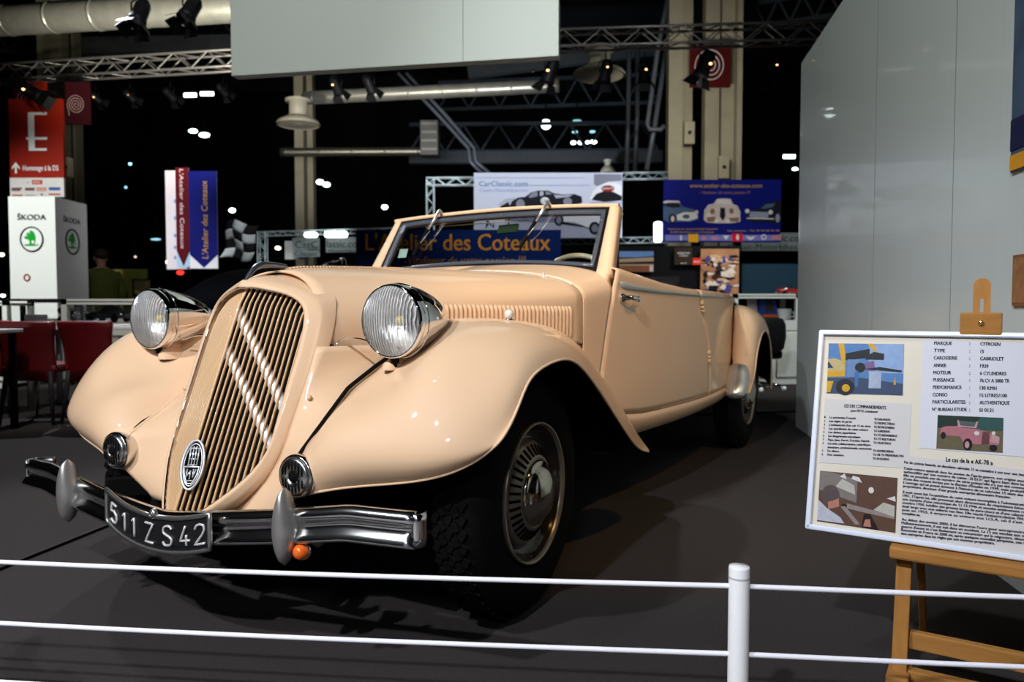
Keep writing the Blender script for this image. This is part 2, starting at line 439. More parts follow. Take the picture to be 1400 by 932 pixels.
# ---- nose apron between grille shell and wings
GRV_Z = [.33, .363, .431, .49, .558, .64, .713, .80, .86]; GRV_Y = [.09, .135, .195, .220, .228, .236, .240, .242, .240]
def grv(z): return (.668 - .41*z, float(np.interp(z, GRV_Z, GRV_Y)))
def gap(z):
    return (float(np.interp(z, [.34, .43, .52, .585, .665, .719, .745, .80], [.53, .545, .52, .417, .30, .17, .10, -.02])), float(np.interp(z, [.34, .43, .52, .585, .665, .719, .745, .80], [.24, .375, .355, .342, .333, .332, .333, .352])))
for s in (1, -1):
    mb = MB(); P = []
    for z in np.linspace(.795, .335, 26):
        a, b = Vector((*grv(z), 0)), Vector((*gap(z), 0)); row = []
        for i in range(11):
            u = i/10; q = a.lerp(b, u) + Vector((.004, .005, 0))*4*u*(1-u)
            row.append((q.x, s*q.y, z))
        P.append(row)
    mb.grid(P, flip=s > 0)
    AP = mb.build('nose_apron', PAINT, CAR, solid=.006, auto=False)
    mb = MB(); mb.sphere((.395, s*.262, .655), .008, sc3=(1, 1, 1)); mb.build('bolt', PAINT, AP)
# ---- grille: painted shell, slats, chevrons, badge
OP = [(0, .966), (.045, .964), (.08, .957), (.13, .945), (.178, .914), (.193, .88), (.201, .80), (.200, .70), (.198, .60), (.196, .52), (.172, .46), (.126, .405), (.068, .355), (0, .330)]
OU = [(0, 1.012), (.045, 1.004), (.085, .992), (.15, .968), (.208, .935), (.231, .90), (.242, .82), (.241, .72), (.233, .62), (.224, .53), (.20, .445), (.145, .375), (.07, .325), (0, .305)]
opn, oun = nspl(OP, 48), nspl(OU, 48)
def gp(y, z, d): return (.794 - d - .41*z, y, z)
def full(C): return [(y, z) for y, z in C] + [(-y, z) for y, z in C[-2:0:-1]]
fo, fu = full(opn), full(oun)
rings = []
for w, dd in ((-.02, .030), (0, .004), (.04, -.006), (.22, -.009), (.45, -.004), (.7, .012), (.9, .04), (1.0, .07), (1.0, .10)):
    r = []
    for (a, b), (c, d) in zip(fo, fu):
        y = a + (c-a)*max(w, 0); z = b + (d-b)*max(w, 0)
        if dd > .09: y *= 1.035; z += .011 if d > .9 else 0
        base = .5*abs(y)*(1-.15*max(w, 0)) if w < .9 else .5*abs(y)*.85
        if d > .97: dd2 = dd*.9
        else: dd2 = dd
        r.append(gp(y, z, (max(base, .05) + .02 if w < 1 else (.125 if dd < .09 else .17)) if w >= .9 else base + dd2))
    rings.append(r)
mb = MB(); mb.grid(rings, cv=True)
GR = mb.build('grille', PAINT, CAR, auto=True)
mb = MB(); mb.tube([gp(a*1.015, (b-.65)*1.006+.65, .5*abs(a) - .002) for a, b in fo], .0036, 8, closed=True)
mb.build('grille_trim', CHROME, GR, label='thin bright trim round the grille opening')
mb = MB()
zt = lambda y: float(np.interp(y, [p[0] for p in OP[:7]], [p[1] for p in OP[:7]])) if y < .201 else .8
zb = lambda y: float(np.interp(y, [p[0] for p in OP[:8:-1]], [p[1] for p in OP[:8:-1]]))
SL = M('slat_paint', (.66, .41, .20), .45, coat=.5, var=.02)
for i in range(-13, 14):
    y = i*.01475; a, b = zb(abs(y))-.004, zt(abs(y))+.004
    s_ = 1 if y >= 0 else -1
    w = .0027 if i else .006
    G = []
    for z in np.linspace(a, b, 14):
        k = max(0, (z - b + .05)/.05); d0 = .5*abs(y) + .006 + .012*k*k
        G.append([gp(y-w, z, d0+.003), gp(y-.5*w, z, d0+.0005), gp(y, z, d0), gp(y+.5*w, z, d0+.0005), gp(y+w, z, d0+.003), gp(y+w*.8, z, d0+.009), gp(y-w*.8, z, d0+.009)])
    mb.grid(G, cv=True)
mb.build('grille_slats', SL, GR)
mb = MB(); mb.grid([[gp(a*k, (b-.65)*k+.65, .5*abs(a*k) + .05) for a, b in fo] for k in (1.05, .6, .02)], cv=True)
mb.build('grille_backing', MATT, GR)
CHEV = M('bright_chevron', (.84, .82, .80), .30, .35, var=.05, scale=60)
for zpk, dz in ((.913, .044), (.803, .042)):
    mb = MB()
    for s in (1, -1):
        for h0, h1, dd in ((0, .5, 0), (.5, 1, 0)):
            pass
        G = []
        for u in np.linspace(0, 1, 9):
            y = .194*u; z = zpk - 1.40*y; d0 = .5*y + .017
            G.append([gp(s*y, z, d0+.006), gp(s*y, z-.006, d0), gp(s*y, z-dz/2, d0-.003), gp(s*y, z-dz+.006, d0), gp(s*y, z-dz, d0+.006)])
        mb.grid(G, flip=s < 0)
    mb.build('chevron', CHEV, GR, solid=.002)
# badge: oval frame with openwork letters and a shield
bm_ = Matrix.Translation((.592, .022, .474)) @ Matrix.Rotation(.42, 4, 'Z') @ Matrix(((0, -.38, .925, 0), (1, 0, 0, 0), (0, .925, .38, 0), (0, 0, 0, 1)))
mb = MB()
mb.tube([bm_ @ Vector((x*(1 if y > 0 else .55+.45*math.cos(max(-1.4, y*9))), y, .006)) for x, y in ell(0, 0, .031, .068, 40)], .0036, 8, closed=True)
mb.tube([bm_ @ Vector((x*.8*(1 if y > 0 else .55+.45*math.cos(max(-1.4, y*9))), y*.86, .006)) for x, y in ell(0, 0, .031, .068, 40)], .0016, 6, closed=True)
for x in (-.012, -.004, .004, .012): mb.tube([bm_ @ Vector((x, .0, .006)), bm_ @ Vector((x, .054 - abs(x)*.6, .006))], .0020, 6)
for y in (.046, .030, .016, -.001): mb.tube([bm_ @ Vector((-.014, y, .006)), bm_ @ Vector((.014, y, .006))], .0018, 6)
sh = [(-.021, -.006), (.021, -.006), (.017, -.030), (.007, -.052), (-.007, -.052), (-.017, -.030)]
mb.tube([bm_ @ Vector((x, y, .007)) for x, y in sh], .0024, 6, closed=True)
for p, q in (((-.012, -.012), (-.012, -.034)), ((-.012, -.034), (-.002, -.016)), ((-.002, -.016), (-.002, -.040)), ((.006, -.012), (.006, -.036)), ((.013, -.012), (.006, -.036)), ((-.006, -.044), (.008, -.044))):
    mb.tube([bm_ @ Vector((*p, .007)), bm_ @ Vector((*q, .007))], .0018, 6)
BDG = M('badge_silver', (.80, .80, .79), .28, .6)
BG = mb.build('badge', BDG, GR, label='oval chrome openwork badge on the grille')
mb = MB(); mb.prism([(x*(1 if y > 0 else .55+.45*math.cos(max(-1.4, y*9))), y) for x, y in ell(0, 0, .030, .067, 40)], .002, bm_, .001); mb.build('badge_ground', MATT, BG)
# ---- wings
FW = [
 [(.530, .335, .40), (.545, .400, .428), (.515, .51, .452), (.480, .64, .470), (.440, .765, .500), (.400, .84, .545), (.385, .868, .572)],
 [(.520, .355, .525), (.560, .430, .515), (.545, .54, .520), (.510, .66, .525), (.465, .775, .535), (.405, .850, .560), (.370, .878, .590)],
 [(.417, .342, .585), (.505, .430, .605), (.512, .54, .607), (.490, .66, .604), (.448, .782, .598), (.375, .863, .600), (.330, .884, .630)],
 [(.300, .333, .665), (.385, .425, .670), (.405, .54, .685), (.412, .66, .724), (.374, .785, .706), (.318, .868, .690), (.268, .886, .700)],
 [(.165, .332, .720), (.245, .425, .750), (.262, .54, .785), (.270, .66, .822), (.250, .785, .804), (.225, .864, .766), (.195, .886, .740)],
 [(.030, .345, .755), (.082, .440, .848), (.090, .54, .870), (.090, .66, .870), (.088, .782, .850), (.086, .863, .803), (.080, .887, .760)],
 [(-.130, .385, .755), (-.100, .470, .840), (-.090, .56, .868), (-.085, .67, .869), (-.075, .785, .845), (-.055, .864, .790), (-.040, .886, .750)],
 [(-.300, .445, .720), (-.285, .515, .795), (-.270, .60, .835), (-.255, .70, .838), (-.235, .795, .805), (-.205, .866, .735), (-.170, .884, .690)],
 [(-.480, .515, .640), (-.470, .585, .700), (-.455, .66, .735), (-.435, .74, .733), (-.410, .810, .695), (-.370, .862, .625), (-.335, .878, .590)],
 [(-.680, .590, .510), (-.680, .645, .560), (-.670, .70, .585), (-.655, .757, .585), (-.630, .812, .550), (-.590, .852, .490), (-.545, .866, .463)],
 [(-.860, .640, .395), (-.865, .682, .435), (-.860, .722, .455), (-.845, .765, .450), (-.820, .807, .422), (-.780, .836, .385), (-.735, .848, .377)],
 [(-.975, .660, .330), (-.985, .695, .350), (-.985, .730, .362), (-.975, .768, .360), (-.950, .803, .348), (-.915, .826, .338), (-.880, .836, .340)],
]
FG = sgrid(FW, 72, 34)
_FN = np.cross(np.gradient(FG, axis=0), np.gradient(FG, axis=1)); _FN /= np.linalg.norm(_FN, axis=2, keepdims=True)
if _FN[30, 16, 2] < 0: _FN = -_FN
for s in (1, -1):
    mb = MB(); mb.grid(mir(FG, s), flip=s < 0)
    FEN = mb.build('front_wing', PAINT, CAR, auto=False)
    mb = MB()   # rolled edge
    lip = np.concatenate([FG[0, 3:, :], FG[1:, -1, :]])
    mb.tube(mir(lip, s), .0038, 8)
    mb.build('wing_edge', PAINT, FEN)
    mb = MB(); mb.grid(mir((FG - _FN*.012)[14:, :], s), flip=s > 0)
    mb.build('wing_shade_sheet', MATT, FEN, auto=False)  # black sheet standing in for the shade inside the wing
    mb = MB()
    if s > 0: mb.tube([(gap(z)[0]+.004+.012*k, s*(gap(z)[1]+.002), z+.004+.012*k) for z, k in zip(np.linspace(.44, .750, 40), np.linspace(0, 1, 40)**.7)], [.0045 + .0025*k for k in np.linspace(0, 1, 40)], 8)
    else: mb.tube([(gap(z)[0]+.001, s*(gap(z)[1]+.002), z+.001) for z in np.linspace(.44, .755, 40)], .0065, 8)
    mb.build('wing_piping', BLACK if s > 0 else PAINT, FEN, label='black piping between wing and nose' if s > 0 else None)
    # position lamp on the crown
    mb = MB(); p = mir(np.array((-.055, .66, .866)), s); mt = Matrix.Translation(p)
    mb.lathe([(0, 0), (.016, 0), (.016, .006), (.009, .010)], mt, 16)
    SLP = mb.build('position_lamp', CHROME, FEN)
    mb = MB(); mb.sphere((p[0], p[1], p[2]+.023), .0155, 16, 12, (1.1, .9, 1))
    mb.build('lamp_lens', M('position_lens', (.75, .68, .64), .12, coat=.5), SLP)
# wheel-house panels (black)
mb = MB()
for s in (1, -1):
    mb.grid([[(x, s*(Wd(x)-.012), z) for z in (.24, .5, .74)] for x in np.linspace(.38, -.80, 20)])
    mb.grid([[(x, s*(Wd(x)-.03), z) for z in (.24, .5, .80)] for x in np.linspace(-2.72, -3.9, 20)])
mb.grid([[(.50 - .41*(z-.3), y, z) for z in (.26, .34)] for y in np.linspace(-.3, .3, 8)])
mb.grid([[(x, y, .30) for y in (-.62, -.3, .3, .62)] for x in (.42, -.8, -2.7, -3.9)])
mb.grid([[(-.68, y, z) for y in (-.55, 0, .55)] for z in (.28, .93)])
mb.tube([(0, -.74, .36), (0, .74, .36)], .035, 10); mb.tube([(-3.09, -.74, .36), (-3.09, .74, .36)], .03, 10)
mb.box((.22, 0, .33), (.5, .36, .10))
for s in (1, -1): mb.bar((.46, s*.30, .36), (.60, s*.36, .37), .035, .05)
mb.build('chassis', MATT, CAR, solid=.004)
for s in (1, -1): mb = MB(); mb.grid([[(-.70, s*y, z) for y in (.42, .60, .78)] for z in (.36, .43, .50)]); mb.build('splash_panel', MATT, CAR, solid=.004)
# rear wings
RW = [
 [(-2.665, .730, .400), (-2.640, .770, .400), (-2.640, .815, .400), (-2.665, .850, .400), (-2.700, .862, .400)],
 [(-2.800, .722, .500), (-2.730, .765, .505), (-2.715, .815, .510), (-2.745, .860, .505), (-2.790, .872, .500)],
 [(-2.865, .712, .620), (-2.790, .760, .630), (-2.765, .815, .635), (-2.795, .864, .625), (-2.840, .876, .610)],
 [(-2.915, .705, .760), (-2.845, .755, .790), (-2.825, .815, .790), (-2.860, .866, .755), (-2.905, .879, .700)],
 [(-2.960, .692, .900), (-2.930, .745, .905), (-2.925, .805, .888), (-2.955, .864, .825), (-3.000, .880, .752)],
 [(-3.060, .680, .938), (-3.080, .740, .930), (-3.085, .800, .908), (-3.090, .863, .842), (-3.095, .880, .766)],
 [(-3.260, .650, .925), (-3.270, .725, .912), (-3.265, .795, .885), (-3.245, .860, .815), (-3.215, .877, .742)],
 [(-3.470, .600, .850), (-3.480, .690, .840), (-3.465, .780, .808), (-3.410, .850, .730), (-3.345, .870, .670)],
 [(-3.650, .540, .690), (-3.660, .650, .690), (-3.640, .755, .660), (-3.550, .838, .580), (-3.450, .862, .530)],
 [(-3.760, .480, .440), (-3.765, .600, .440), (-3.745, .730, .420), (-3.640, .825, .370), (-3.490, .855, .350)],
]
RG = sgrid(RW, 56, 24)
_RN = np.cross(np.gradient(RG, axis=0), np.gradient(RG, axis=1)); _RN /= np.linalg.norm(_RN, axis=2, keepdims=True)
if _RN[28, 8, 2] < 0: _RN = -_RN
for s in (1, -1):
    mb = MB(); mb.grid(mir(RG, s), flip=s < 0)
    RF = mb.build('rear_wing', PAINT, CAR, auto=False)
    mb = MB(); mb.grid(mir(RG - _RN*.012, s), flip=s > 0); mb.build('wing_shade_sheet', MATT, RF, auto=False)  # black sheet gives the shade inside the rear wing
    mb = MB(); mb.tube(mir(RG[:, -1, :], s), .006, 8); mb.build('wing_edge', PAINT, RF)
    mb = MB(); mb.tube(mir(RG[:34, 0, :] + np.array([.020, .014, .002]), s), .010, 8); mb.build('wing_piping', BLACK, RF, label='black piping in front of the rear wing')
    mb = MB()   # bright stone guard on the leading face
    G = []
    for a in np.linspace(0, 1, 13):
        row = []
        for b in np.linspace(0, 1, 13):
            th, ph = (a-.5)*PI, (b-.5)*PI
            e = math.cos(th)**.6 if abs(a-.5) < .5 else 0
            zz = .47 + .105*math.sin(th); yy = .792 + .072*math.sin(ph)*e
            xb = np.interp(zz, [.36, .40, .505, .632], [-2.635, -2.628, -2.705, -2.757]) - .6*(abs(yy-.79))**1.6
            row.append((xb + .006 + .045*math.cos(ph)*e, s*yy, zz))
        G.append(row)
    mb.grid(G, flip=s > 0)
    mb.build('stone_guard', M('guard_aluminium', (.66, .66, .64), .26, .85, var=.1, scale=20), RF, label='dull bright stone guard on the rear wing')
# ---- wheels
RIM = M('wheel_beige', (.27, .235, .18), .3, .55, var=.1)
RIMD = M('wheel_dark', (.035, .030, .026), .25, .4)
TREAD = M('tyre_rubber', (.004, .0036, .0034), .8, var=.3, bump=.3, bscale=80)
def wheel(x, s, yf):
    base = Matrix(((1, 0, 0, x), (0, 0, s, s*yf), (0, -s, 0, .36), (0, 0, 0, 1))) if s > 0 else Matrix(((-1, 0, 0, x), (0, 0, -1, -yf), (0, -1, 0, .36), (0, 0, 0, 1)))
    if x == 0: base = Matrix.Translation((x, s*yf, 0)) @ Matrix.Rotation(math.radians(2.2), 4, 'Z') @ Matrix.Translation((-x, -s*yf, 0)) @ base
    e = empty('wheel', None, None); e.parent = CAR
    mb = MB()
    pr = [(.205, -.140), (.215, -.150), (.26, -.160), (.31, -.156), (.345, -.142), (.357, -.128), (.36, -.112), (.361, -.085), (.36, -.05), (.357, -.032), (.345, -.014), (.31, .004), (.26, .010), (.222, .002), (.207, -.008)]
    mb.lathe(pr, base, 64)
    T = mb.build('tyre', TREAD, e)
    mb = MB()
    for k in range(58):
        a = 2*PI*k/58
        for j, h in enumerate((-.120, -.100, -.080, -.060, -.040)):
            a2 = a + (.05 if j % 2 else 0)
            c = Vector((.3625*math.cos(a2), .3625*math.sin(a2), h))
            m4 = base @ Matrix.Translation(c) @ Matrix.Rotation(a2, 4, 'Z') @ Matrix.Rotation(.5*(1 if j % 2 else -1), 4, 'X')
            mb.box((0, 0, 0), (.007, .026, .018), m4)
    mb.build('tread_blocks', TREAD, T)
    mb = MB()
    mb.lathe([(.203, -.02), (.2085, -.004), (.2100, .004), (.2075, .010), (.2030, .008), (.199, -.004)], base, 64)
    FL = mb.build('rim', RIM, e)
    mb = MB(); mb.lathe([(.200, -.002), (.194, -.012), (.185, -.030), (.168, -.040), (.158, -.038)], base, 64)
    mb.build('rim_well', M('rim_gloss', (.055, .045, .036), .12, .6), FL)
    mb = MB(); mb.lathe([(.159, -.038), (.154, -.028), (.145, -.018), (.108, .006), (.100, .008), (.094, .002)], base, 64)
    DK = mb.build('ventilated_disc', RIM, e)
    mb = MB()
    for k in range(36):
        a = 2*PI*k/36
        m4 = base @ Matrix.Rotation(a, 4, 'Z') @ Matrix.Translation((.127, 0, -.0045)) @ Matrix.Rotation(math.atan2(.024, .037), 4, 'Y')
        mb.box((0, 0, 0), (.036, .0075, .004), m4)
    mb.build('vent_slots', MATT, DK)
    mb = MB(); mb.lathe([(.097, .002), (.0985, .010), (.094, .016), (.086, .017), (.082, .024), (.066, .036), (.042, .045), (.018, .049), (0, .050)], base, 48)
    mb.build('hub_cap', M('hub_metal', (.50, .46, .38), .14, 1.0, var=.06), e)
for x in (0, -3.09):
    for s in (1, -1): wheel(x, s, .778)
# ---- headlamps
YEL = M('yellow_bulb', (.75, .58, .02), .15, coat=.5)
LENS = FLUTED('lamp_glass')
REFL = M('lamp_reflector', (.88, .86, .82), .30, 1.0, var=.1, scale=40, bump=.6, bscale=110, stretch=(1, 1, .15))
for s in (1, -1):
    hm = frame_y((.338, s*.509, .871), (1, 0, -.02)) @ Matrix.Diagonal((.955, .955, 1, 1))
    h = empty('headlamp', None, None); h.parent = CAR
    mb = MB()
    mb.lathe([(.103, -.004), (.1065, -.012), (.108, -.03), (.1055, -.055), (.099, -.09), (.088, -.13), (.073, -.17), (.055, -.205), (.036, -.232), (.022, -.244), (.012, -.25), (.011, -.262), (.006, -.268), (0, -.269)], hm, 48)
    mb.build('lamp_shell', CHROME, h)
    mb = MB(); mb.lathe([(.0995, .004), (.102, .006), (.1055, .003), (.1075, -.004), (.108, -.014), (.1065, -.018), (.100, -.004)], hm, 48, closed=True)
    mb.tube([hm @ Vector((.1085*math.cos(a), .1085*math.sin(a), -.034)) for a in np.linspace(0, 2*PI, 41)[:-1]], .0015, 6, closed=True)
    mb.build('lamp_rim', CHROME, h)
    mb = MB(); mb.lathe([(.100, .0), (.092, -.02), (.075, -.046), (.055, -.066), (.030, -.08), (0, -.086)], hm, 40)
    mb.build('reflector', REFL, h)
    mb = MB(); mb.lathe([(.1005, .002), (.088, .014), (.06, .026), (.03, .032), (0, .034)], hm, 40)
    mb.build('lens', LENS, h, label='fluted clear glass lens')
    mb = MB(); mb.sphere(hm @ Vector((0, 0, -.040)), .0145, 16, 12)
    BU = mb.build('bulb', YEL, h, label='yellow bulb inside the lens')
    mb = MB(); mb.lathe([(.015, -.085), (.015, -.046), (.011, -.040)], hm, 14); mb.build('bulb_holder', MATT, BU)
    mb = MB()
    G = []
    for z, rx, ry, ox, oy in ((.735, .078, .036, .25, .478), (.752, .074, .033, .252, .480), (.768, .05, .020, .256, .487), (.785, .036, .015, .262, .497), (.80, .034, .015, .266, .504)):
        G.append([(ox + rx*math.cos(a), s*(oy + ry*math.sin(a)), z) for a in np.linspace(0, 2*PI, 25)[:-1]])
    mb.grid(G, cv=True)
    BR = mb.build('lamp_bracket', PAINT, h)
    mb = MB(); mb.tube([(.31, s*.50, .755), (.312, s*.502, .778)], .012, 8); mb.tube([(.305, s*.498, .745), (.31, s*.50, .757)], .006, 8)
    mb.build('cable_gland', BLACK, BR)
# ---- horns
for s in (1, -1):
    hm = frame_y((.560, s*.372, .474), (1, 0, 0))
    h = empty('horn', None, None); h.parent = CAR
    mb = MB(); mb.lathe([(0, -.075), (.03, -.075), (.045, -.05), (.054, -.022), (.0575, -.010), (.0575, -.002), (.054, .006), (.049, .004)], hm, 36)
    mb.build('horn_body', M('horn_chrome', (.75, .74, .73), .13, 1.0, var=.08, scale=20), h)
    mb = MB(); mb.lathe([(.050, .003), (.0485, .009), (.044, .0115), (.030, .0135), (.016, .014), (.0155, .011), (0, .010)], hm, 36)
    FC = mb.build('horn_face', M('horn_metal', (.62, .61, .60), .24, 1.0, var=.15, scale=40), h)
    mb = MB()
    for k in range(7):
        x = (k-3)*.0112
        segs = [(.020 if abs(x) < .013 else .005, math.sqrt(.042**2-x*x))]
        for y0, y1 in segs:
            for sg in (1, -1):
                rr = lambda x, y: .0138 - 1.0*(x*x+y*y)
                p0, p1 = (x, sg*y0), (x, sg*y1)
                mb.tube([hm @ Vector((*p0, rr(*p0))), hm @ Vector(((p0[0]+p1[0])/2, (p0[1]+p1[1])/2, rr((p0[0]+p1[0])/2, (p0[1]+p1[1])/2)+.001)), hm @ Vector((*p1, rr(*p1)-.001))], .0024, 6)
    mb.lathe([(0, .0165), (.010, .016), (.0135, .013), (.0135, .009)], hm, 20)
    mb.build('horn_slots', MATT, FC)
    mb = MB(); mb.bar((.50, s*.36, .47), (.46, s*.33, .38), .012, .03); mb.build('horn_bracket', MATT, h)
# ---- bumper
def bx(y): return .672 - .14*y*y
def bz(y): return .325 + .125*min(abs(y), .60)**1.15 + .018*y - .004 - .03*max(0, abs(y)-.60)
mb = MB(); G = []
ys = list(np.linspace(-.790, .772, 61))
prof = [(-.012, -.040), (.012, -.041), (.023, -.038), (.0235, -.033), (.016, -.022), (.009, -.012), (.006, -.005), (.006, .004), (.010, .010), (.014, .018), (.012, .028), (.006, .036), (-.002, .040), (-.012, .040)]
for y in ys:
    sl = -.28*y; n = Vector((1, -sl, 0)).normalized()
    G.append([Vector((bx(y), y, bz(y))) + n*a + Vector((0, 0, b)) for a, b in prof])
mb.grid(G)
BCH = M('bumper_chrome', (.76, .76, .75), .15, 1.0, var=.06, scale=14)
BUM = mb.build('bumper', BCH, CAR, solid=.003)
for s in (1, -1):   # rolled ends
    mb = MB()
    y = .774 if s > 0 else -.787; c = Vector((bx(y), y, bz(y)))
    pts = [c + Vector((.012, -.004*s, 0)), c + Vector((.008, .008*s, 0)), c + Vector((-.012, .016*s, 0)), c + Vector((-.04, .010*s, 0)), c + Vector((-.075, -.015*s, 0))] if s < 0 else [c + Vector((.012, -.004, 0)), c + Vector((.010, .006, 0)), c + Vector((-.004, .012, 0)), c + Vector((-.022, .010, 0)), c + Vector((-.03, .004, 0))]
    mb.grid([[p + Vector((0, 0, h)) for h in (-.039, -.02, 0, .02, .039)] for p in nspl([tuple(p) for p in pts], 12).tolist() for p in [Vector(p)]])
    mb.build('bumper_end', BCH, BUM, solid=.004)
for s in (1, -1):
    mb = MB(); y0 = .440*s; G = []
    for k in range(15):
        u = -1 + 2*k/14; hz = .094*u; w = .027*max(1-abs(u + .12*(1-u*u))**1.7, .0)**.75 + .0015
        dpt = .030*math.sqrt(max(1-u*u, 0)) + .003
        c = Vector((bx(y0) + .022, y0, bz(y0) + .003 + hz))
        G.append([c + Vector((dpt*math.cos(a), w*math.sin(a), 0)) for a in [2*PI*j/20 for j in range(20)]])
    mb.grid(G, cv=True)
    mb.build('overrider', M('overrider_grey', (.45, .43, .40), .33, .75, var=.15, scale=18), BUM, label='grey pointed overrider')
# plate
mb = MB(); N = 28
def pl(u, h, d=0):
    """u -1..1 across the plate, h -1..1 up"""
    a = u*.175
    R_ = 1.2; x = .714 - R_*(1-math.cos(a)) + d*math.cos(a); y = .004 + R_*math.sin(a) + d*math.sin(a)
    return Vector((x, y, .317 + .034*(u-.12)**2 + .045*h))
G = [[pl(-1+2*i/N, h) for h in (-1, -.5, 0, .5, 1)] for i in range(N+1)]
mb.grid(G)
PL = mb.build('number_plate', M('plate_black', (.008, .008, .009), .3, var=.1), CAR, solid=.006)
mb = MB()
loop = [pl(-1+2*i/N, 1, .003) for i in range(N+1)] + [pl(1, h, .003) for h in (.6, .2, -.2, -.6)] + [pl(1-2*i/N, -1, .003) for i in range(N+1)] + [pl(-1, h, .003) for h in (-.6, -.2, .2, .6)]
mb.tube(loop, .0062, 8, closed=True)
mb.build('plate_frame', ALU, PL)
mb = MB(); mt = frame_y(pl(.09, 1.16, .004), (1, 0, 0)); mb.lathe([(0, .008), (.010, .008), (.013, .004), (.013, -.003)], mt, 16)
mb.tube([mt @ Vector((.006*math.cos(a), .006*math.sin(a), .0085)) for a in np.linspace(0, 2*PI, 14)[:-1]], .0012, 6, closed=True)
mb.build('plate_bolt', ALU, PL)
DIG = {'5': [[(.85, 1), (.2, 1), (.12, .55), (.5, .63), (.82, .5), (.88, .28), (.72, .06), (.4, 0), (.1, .1)]],
 '1': [[(.25, .78), (.55, 1), (.55, 0)]],
 'Z': [[(.1, 1), (.88, 1), (.1, 0), (.9, 0)]],
 'S': [[(.88, .84), (.7, .98), (.4, 1), (.16, .88), (.14, .68), (.4, .54), (.7, .43), (.88, .28), (.8, .08), (.5, 0), (.22, .03), (.08, .18)]],
 '4': [[(.62, 0), (.62, .55)], [(.55, 1), (.1, .25), (.92, .25)]],
 '2': [[(.12, .78), (.25, .96), (.52, 1), (.8, .92), (.88, .7), (.7, .45), (.1, 0), (.92, 0)]]}
for ch, uc in zip('511ZS42', (-.77, -.51, -.30, .01, .34, .63, .86)):
    mb = MB()
    for st in DIG[ch]:
        pts = []
        w = .19 if ch != '1' else .16
        st2 = st
        if ch in '5S2' and len(st) > 4: st2 = [tuple(p) for p in nspl(st, 30)] if ch == 'S' else st
        for a, b in zip(st2[:-1], st2[1:]):
            for q in np.linspace(0, 1, 5)[:-1]: pts.append((a[0]+(b[0]-a[0])*q, a[1]+(b[1]-a[1])*q))
        pts.append(st2[-1])
        mb.tube([pl(uc + (p[0]-.5)*w, -.58 + 1.12*p[1], .0055) for p in pts], .0034, 6)
    mb.build('plate_digit', M('plate_silver', (.62, .60, .57), .35, .3), PL, label='silver %s of the plate' % ch)
# indicators under the bumper
for s in (1, -1):
    y = .478*s; c = Vector((bx(y)+.008, y, bz(y)-.062)); mt = frame_y(c, (1, .15*s, 0))
    mb = MB(); mb.lathe([(.0, -.022), (.016, -.022), (.021, -.012), (.022, 0), (.019, .003)], mt, 24)
    mb.bar(c + Vector((-.012, 0, .012)), c + Vector((-.012, 0, .05)), .01, .01)
    IN = mb.build('indicator', CHROME, CAR)
    mb = MB(); mb.lathe([(.020, .001), (.019, .012), (.013, .021), (.006, .025), (0, .0255)], mt, 24)
    mb.build('amber_lens', M('amber_lens', (.80, .13, .012), .12, coat=.5, var=.25, scale=150), IN, label='orange lens')
# ---- windscreen (plane leaning back)
def ws(y, w, d=0.0):
    """y across, w 0 bottom .. 1 top along the slope, d towards the front"""
    return Vector((-.955 - .195*w + .838*d, y, 1.06 + .30*w + .545*d))
def arch(y, half, h): return h*(1-(y/half)**2)
WS = empty('windscreen', None, None); WS.parent = CAR
hw = lambda w: .648 - .041*w
mb = MB()
for s in (1, -1):
    sec = []
    for w in [-.32, -.18, -.05] + list(np.linspace(-.03, .985, 12)):
        yo = hw(w) if w > -.04 else .640; inn = yo - .067 + .025*w
        P = [ws(s*inn, w, .0), ws(s*(inn+.004), w, .014), ws(s*(yo-.02), w, .012), ws(s*(yo-.003), w, .004), ws(s*yo, w, -.008), ws(s*(yo-.002), w, -.05), ws(s*(yo-.02), w, -.055), ws(s*inn, w, -.05)]
        sec.append(P)
    mb.grid(sec, cv=True)
def topw(y): return 1.005 + arch(y, .607, .075)
G = []
for y in np.linspace(-.606, .606, 33):
    t = topw(y)
    G.append([ws(y, t-.055, .0), ws(y, t-.05, .014), ws(y, t-.02, .016), ws(y, t, .006), ws(y, t+.006, -.02), ws(y, t-.01, -.06), ws(y, t-.05, -.055)])
mb.grid(G, cv=True)
WF = mb.build('windscreen_frame', PAINT, WS)
mb = MB(); mb.tube([ws(y, topw(y)+.01, -.035) for y in np.linspace(-.60, .60, 30)], .012, 8)
mb.build('header_seal', BLACK, WF)
def botw(y): return .03 + arch(y, .575, .105)
def inner(k):
    """closed loop inset by k metres from the painted frame"""
    pts = []
    n = 24
    for i in range(n+1):
        y = -1 + 2*i/n; yy = y*(.566 - k); pts.append((yy, topw(yy) - .062 - k/.358))
    for w in (.75, .5, .25): pts.append((.566 + .014*(1-w) - k, w))
    for i in range(n+1):
        y = 1 - 2*i/n; yy = y*(.578 - k); pts.append((yy, botw(yy) + (k-.005)/.358))
    for w in (.25, .5, .75): pts.append((-(.566 + .014*(1-w) - k), w))
    return pts
def band(k0, k1, d0, d1, name, mat, par):
    a, b = inner(k0), inner(k1); mb = MB()
    mb.grid([[ws(y, w, d0-.012) for y, w in a], [ws(y, w, d0) for y, w in a], [ws(y, w, d1) for y, w in b], [ws(y, w, d1-.012) for y, w in b]], cv=True)
    return mb.build(name, mat, par)
band(-.012, .020, .006, .006, 'rubber_seal', BLACK, WS)
CF = band(.014, .033, .012, .009, 'chrome_frame', M('frame_dark_reflection', (.10, .11, .135), .22, .35, spec=.8), WS)  # chrome with its dark reflection put into the base colour
